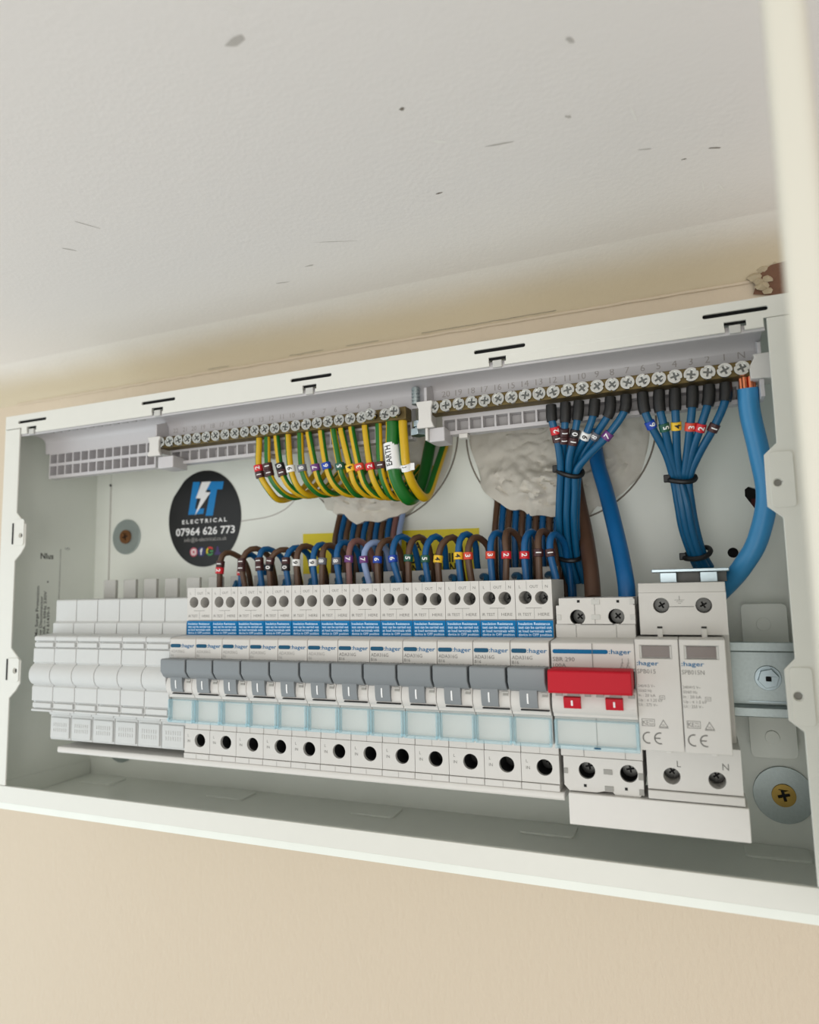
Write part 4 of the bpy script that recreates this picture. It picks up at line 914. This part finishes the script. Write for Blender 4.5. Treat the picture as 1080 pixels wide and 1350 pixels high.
# supply wires: out of the sealed holes, along behind the modules, up and over into the breakers
for j, (c, n, base, mark, peak) in enumerate(LOOPS):
    x0 = X0 + 17.8*(12-n)
    par = x0 + (6.6 if c == 'B' else 18.4)
    bx0 = base[0]*.7 + par*.3
    if n == 1 and c == 'b': bx0 = x0 + 16.2
    d = bx0 - base[0]
    back = 4.6 if (c, n) == ('b', 12) else 0
    base = (bx0 - back*.5, 347+back, 2.1); mark = (mark[0]+d*.8-back*.5, 346.6+back, mark[2]); peak = (peak[0]+d*.6-back*.4, 354+back, peak[2]-1.7)
    j2 = j % 12
    bx = -208.5 + 4.1*j2 if j < 12 else -102.5 + 4.0*j2
    lev = -6 - 4.5*j2
    tx = bx0 + (5.5 if c == 'B' else 3.0)
    sg = 1 if bx > tx else -1
    pts = [(bx, 397.6, 58), (bx, 396.6, 50), (bx, 392, 40), (bx, 388, 29 + (j2 % 3)), (bx, 386, 8), (bx, 386, lev+4), (bx-sg*min(4, abs(bx-tx)/3), 386, lev), (tx+sg*min(4, abs(bx-tx)/3), 386, lev), (tx, 378, lev+4), (tx, 373, 0), (tx-.6, 370, 12), ((tx+peak[0])/2+.8, 364, peak[2]-4.2), peak, ((peak[0]+mark[0])/2-.8, 348.5+back, (peak[2]+mark[2])/2+2.6), mark, base]
    mat = {('B',7):'pvc_rosy_brown', ('b',7):'pvc_lavender'}.get((c, n), 'pvc_brown' if c == 'B' else 'pvc_blue')
    lab = '%s breaker wire ringed %s in %s, looping into the %s breaker' % ({'pvc_rosy_brown':'rosy brown', 'pvc_lavender':'pale lavender blue', 'pvc_brown':'brown', 'pvc_blue':'blue'}[mat], WORD[n], HUE[n], NTH[12-n])
    t = wire_thing('breaker_wire', lab, [base], 'looped breaker wires')
    MB().tube(pts, 1.8, 10, step=3).build('sheath', mat, t)
    number(t, n, pts, 14, 2.6, upward=False)

# cable ties
def tie(label, c, d, a, b, dx=0):
    c, d = Vector(c), Vector(d).normalized(); e = Vector((1,0,0)); e = (e-d*e.dot(d)).normalized(); g = d.cross(e)
    t = thing('cable_tie', label, 'cable tie', (c.x, c.y, c.z), 'black cable ties')
    MB().tube([c + e*a*math.cos(q*math.pi/16) + g*b*math.sin(q*math.pi/16) + d*.4*math.sin(q*math.pi/8) for q in range(32)], 1.25, 8, sm=False, closed=True).build('strap', 'tie_black', t)
    k = c - e*(a+.5) + Vector((0,-.8,.4)); MB().box(k.x-1.6, k.x+1.6, k.y-1.6, k.y+1.6, k.z-1.8, k.z+1.8).build('tie_head', 'tie_black', t, bevel=.4)
def mid(w_, i): return sum((Vector(p[i]) for p in w_), Vector())/len(w_)
a_, b_ = mid(NEUTRAL_A, 4), mid(NEUTRAL_B, 4)
tie('black cable tie round the left neutral bundle, beside the right putty patch', a_, mid(NEUTRAL_A, 5)-mid(NEUTRAL_A, 3), 6.4, 5.0)
tie('black cable tie high on the right neutral bundle, below its number rings', b_, mid(NEUTRAL_B, 5)-mid(NEUTRAL_B, 3), 6.1, 4.6)
tie('black cable tie low on the right neutral bundle, just above the zinc bracket', mid(NEUTRAL_B, 7), mid(NEUTRAL_B, 8)-mid(NEUTRAL_B, 6), 6.4, 5.4)
tie('black cable tie low on the left neutral bundle, beside the brown tail', mid(NEUTRAL_A, 7), mid(NEUTRAL_A, 8)-mid(NEUTRAL_A, 6), 6.2, 6.2)

# ================================================================== PUTTY, STICKERS
def putty(cx, cz, R, label, seed, full):
    vs, fs = [], []; NA, NR = 130, 44
    for i in range(NR+1):
        for k in range(NA):
            a = 2*math.pi*k/NA; q = i/NR
            rr = R*q*(1 + .035*noise.noise(Vector((math.cos(a)*2.4, math.sin(a)*2.4, seed))) * q)
            if math.sin(a) < -.35: rr *= 1 + q**4*(.035 + .06*noise.noise(Vector((math.cos(a)*9, 2, seed))))*min(1, (-.35-math.sin(a))*4)
            x, z = cx+rr*math.cos(a), cz+rr*math.sin(a)
            low = max(0, min(1, (cz-14-z)/26)); low = low*low*(3-2*low); side = max(0, min(1, 2.2-2.0*abs(x-full[0])/full[1]))
            th = 2.4 + 14.5*low*side
            nz = noise.fractal(Vector((x/13, z/11, seed)), .9, 2.1, 4)
            cr = abs(noise.noise(Vector((x/9, z/5, seed+4))))
            th += 4.2*nz*(.55+.6*low) - 3.0*max(0, .25-cr)/.25*(.45+low) + .8*noise.noise(Vector((x/5, z/4, seed+9)))
            edge = math.sqrt(max(0, 1-q**6)); th = max(.3, th)*edge
            if low*side > .2 and q > .9: th = max(th, (11+3*noise.noise(Vector((x/5, 3, seed))))*low*side)
            vs.append((x, 399.95-th, min(z, 113 + q)))
    for i in range(NR):
        for k in range(NA): fs.append((i*NA+k, i*NA+(k+1) % NA, (i+1)*NA+(k+1) % NA, (i+1)*NA+k))
    o0 = len(vs)
    for k in range(NA): v = vs[NR*NA+k]; vs.append((v[0], 399.96, v[2]))
    fs += [(NR*NA+k, NR*NA+(k+1) % NA, o0+(k+1) % NA, o0+k) for k in range(NA)]
    o = MB().add(vs, fs).build('sealing_putty', 'putty', angle=60)
    tag(o, label, 'putty', 'grey sealing putty patches')
putty(-183, 97, 53.5, 'lumpy off-white sealing putty in the left cable hole, behind the earth wires', 1.3, (-188, 34))
putty(-66, 92, 53, 'lumpy off-white sealing putty in the right cable hole, left of the blue tail', 5.1, (-84, 32))

t = thing('company_sticker', 'round black company sticker with a blue LT bolt logo and phone number', 'sticker', (-321, 399.8, 17.5))
P = [(-321.2+32*math.cos(2*math.pi*i/72), 52.4+35*math.sin(2*math.pi*i/72)) for i in range(72)]
P = [p for i, p in enumerate(P) if not 26 <= i <= 29]
MB().plate(P, [], 399.4, 399.95).build('disc', 'vinyl_black', t)
m = MB(); m.poly(LOGO_L, 399.34); m.poly(LOGO_T, 399.34); m.mat(1); m.poly(LOGO_BOLT, 399.28)
m.build('logo', ['logo_blue', 'print_white'], t)
m = MB(); Y = 399.4
m.text('E L E C T R I C A L', -340.8, 49.2, h=2.9, y=Y, w=39.6, offset=.03); m.text('07964 626 773', -346.4, 40.6, h=5.6, y=Y, w=52.2, offset=.02)
m.build('sticker_text', 'print_white', t)
MB().text('info@lt-electrical.co.uk', -338.6, 35.9, h=3.0, y=Y, w=37.4).build('sticker_text', 'print_faint', t)
m = MB(); m.disc(-330, 28.3, 3.4, Y-.05, Y, 20); m.mat(1).disc(-330, 28.3, 1.7, Y-.1, Y-.05, 16, [circle(-330, 28.3, 1.1, 12)]); m.plate(rrect(-332.3,-327.7,26,30.6,1.3), [rrect(-331.8,-328.2,26.5,30.1,1.0)], Y-.1, Y-.05)
m.build('social_icon', ['icon_pink', 'print_white'], t)
m = MB(); m.disc(-323.1, 28.3, 3.4, Y-.05, Y, 20); m.mat(1).text('f', -323.2, 26.3, h=4.4, y=Y-.06, align='c', offset=.04); m.build('social_icon', ['icon_blue', 'print_white'], t)
m = MB(); arc(m, -315.6, 28.4, 2.6, 30, 130, 1.3, Y-.05); m.mat(1); arc(m, -315.6, 28.4, 2.6, 130, 215, 1.3, Y-.05); m.mat(2); arc(m, -315.6, 28.4, 2.6, 215, 330, 1.3, Y-.05); m.box(-315.6, -312.8, Y-.05, Y, 27.8, 29.0)
m.build('social_icon', ['icon_red', 'sticker_yellow', 'icon_green'], t)
m = MB(); m.poly([(-311.4,25.6), (-306.2,25.6), (-306.2,27.0), (-307.4,27.6), (-308.4,31.6), (-309.6,31.6), (-310.4,27.6), (-311.4,27.0)], Y-.05); m.build('social_icon', 'icon_purple', t)

t = thing('warning_sticker', 'rectangular yellow warning sticker on the back panel behind the wire loops', 'sticker', (-177, 399.8, -8))
MB().plate([(-238.8,37.0), (-239,-7), (-116.7,-9.5), (-115.3,34.6)][::-1], [], 399.5, 399.95).build('sheet', 'sticker_yellow', t)
m = MB(); Y = 399.5
m.text('MAY', -163.5, 22.6, h=5.6, y=Y, w=15, offset=.03); m.text('CAUSE FIRE', -162.4, 14.6, h=5.6, y=Y, w=36.6, offset=.03); m.text('CONNECTIONS', -168.5, 8.6, h=5.4, y=Y, w=40.5, offset=.03)
m.build('warning_text', 'print_dark', t)
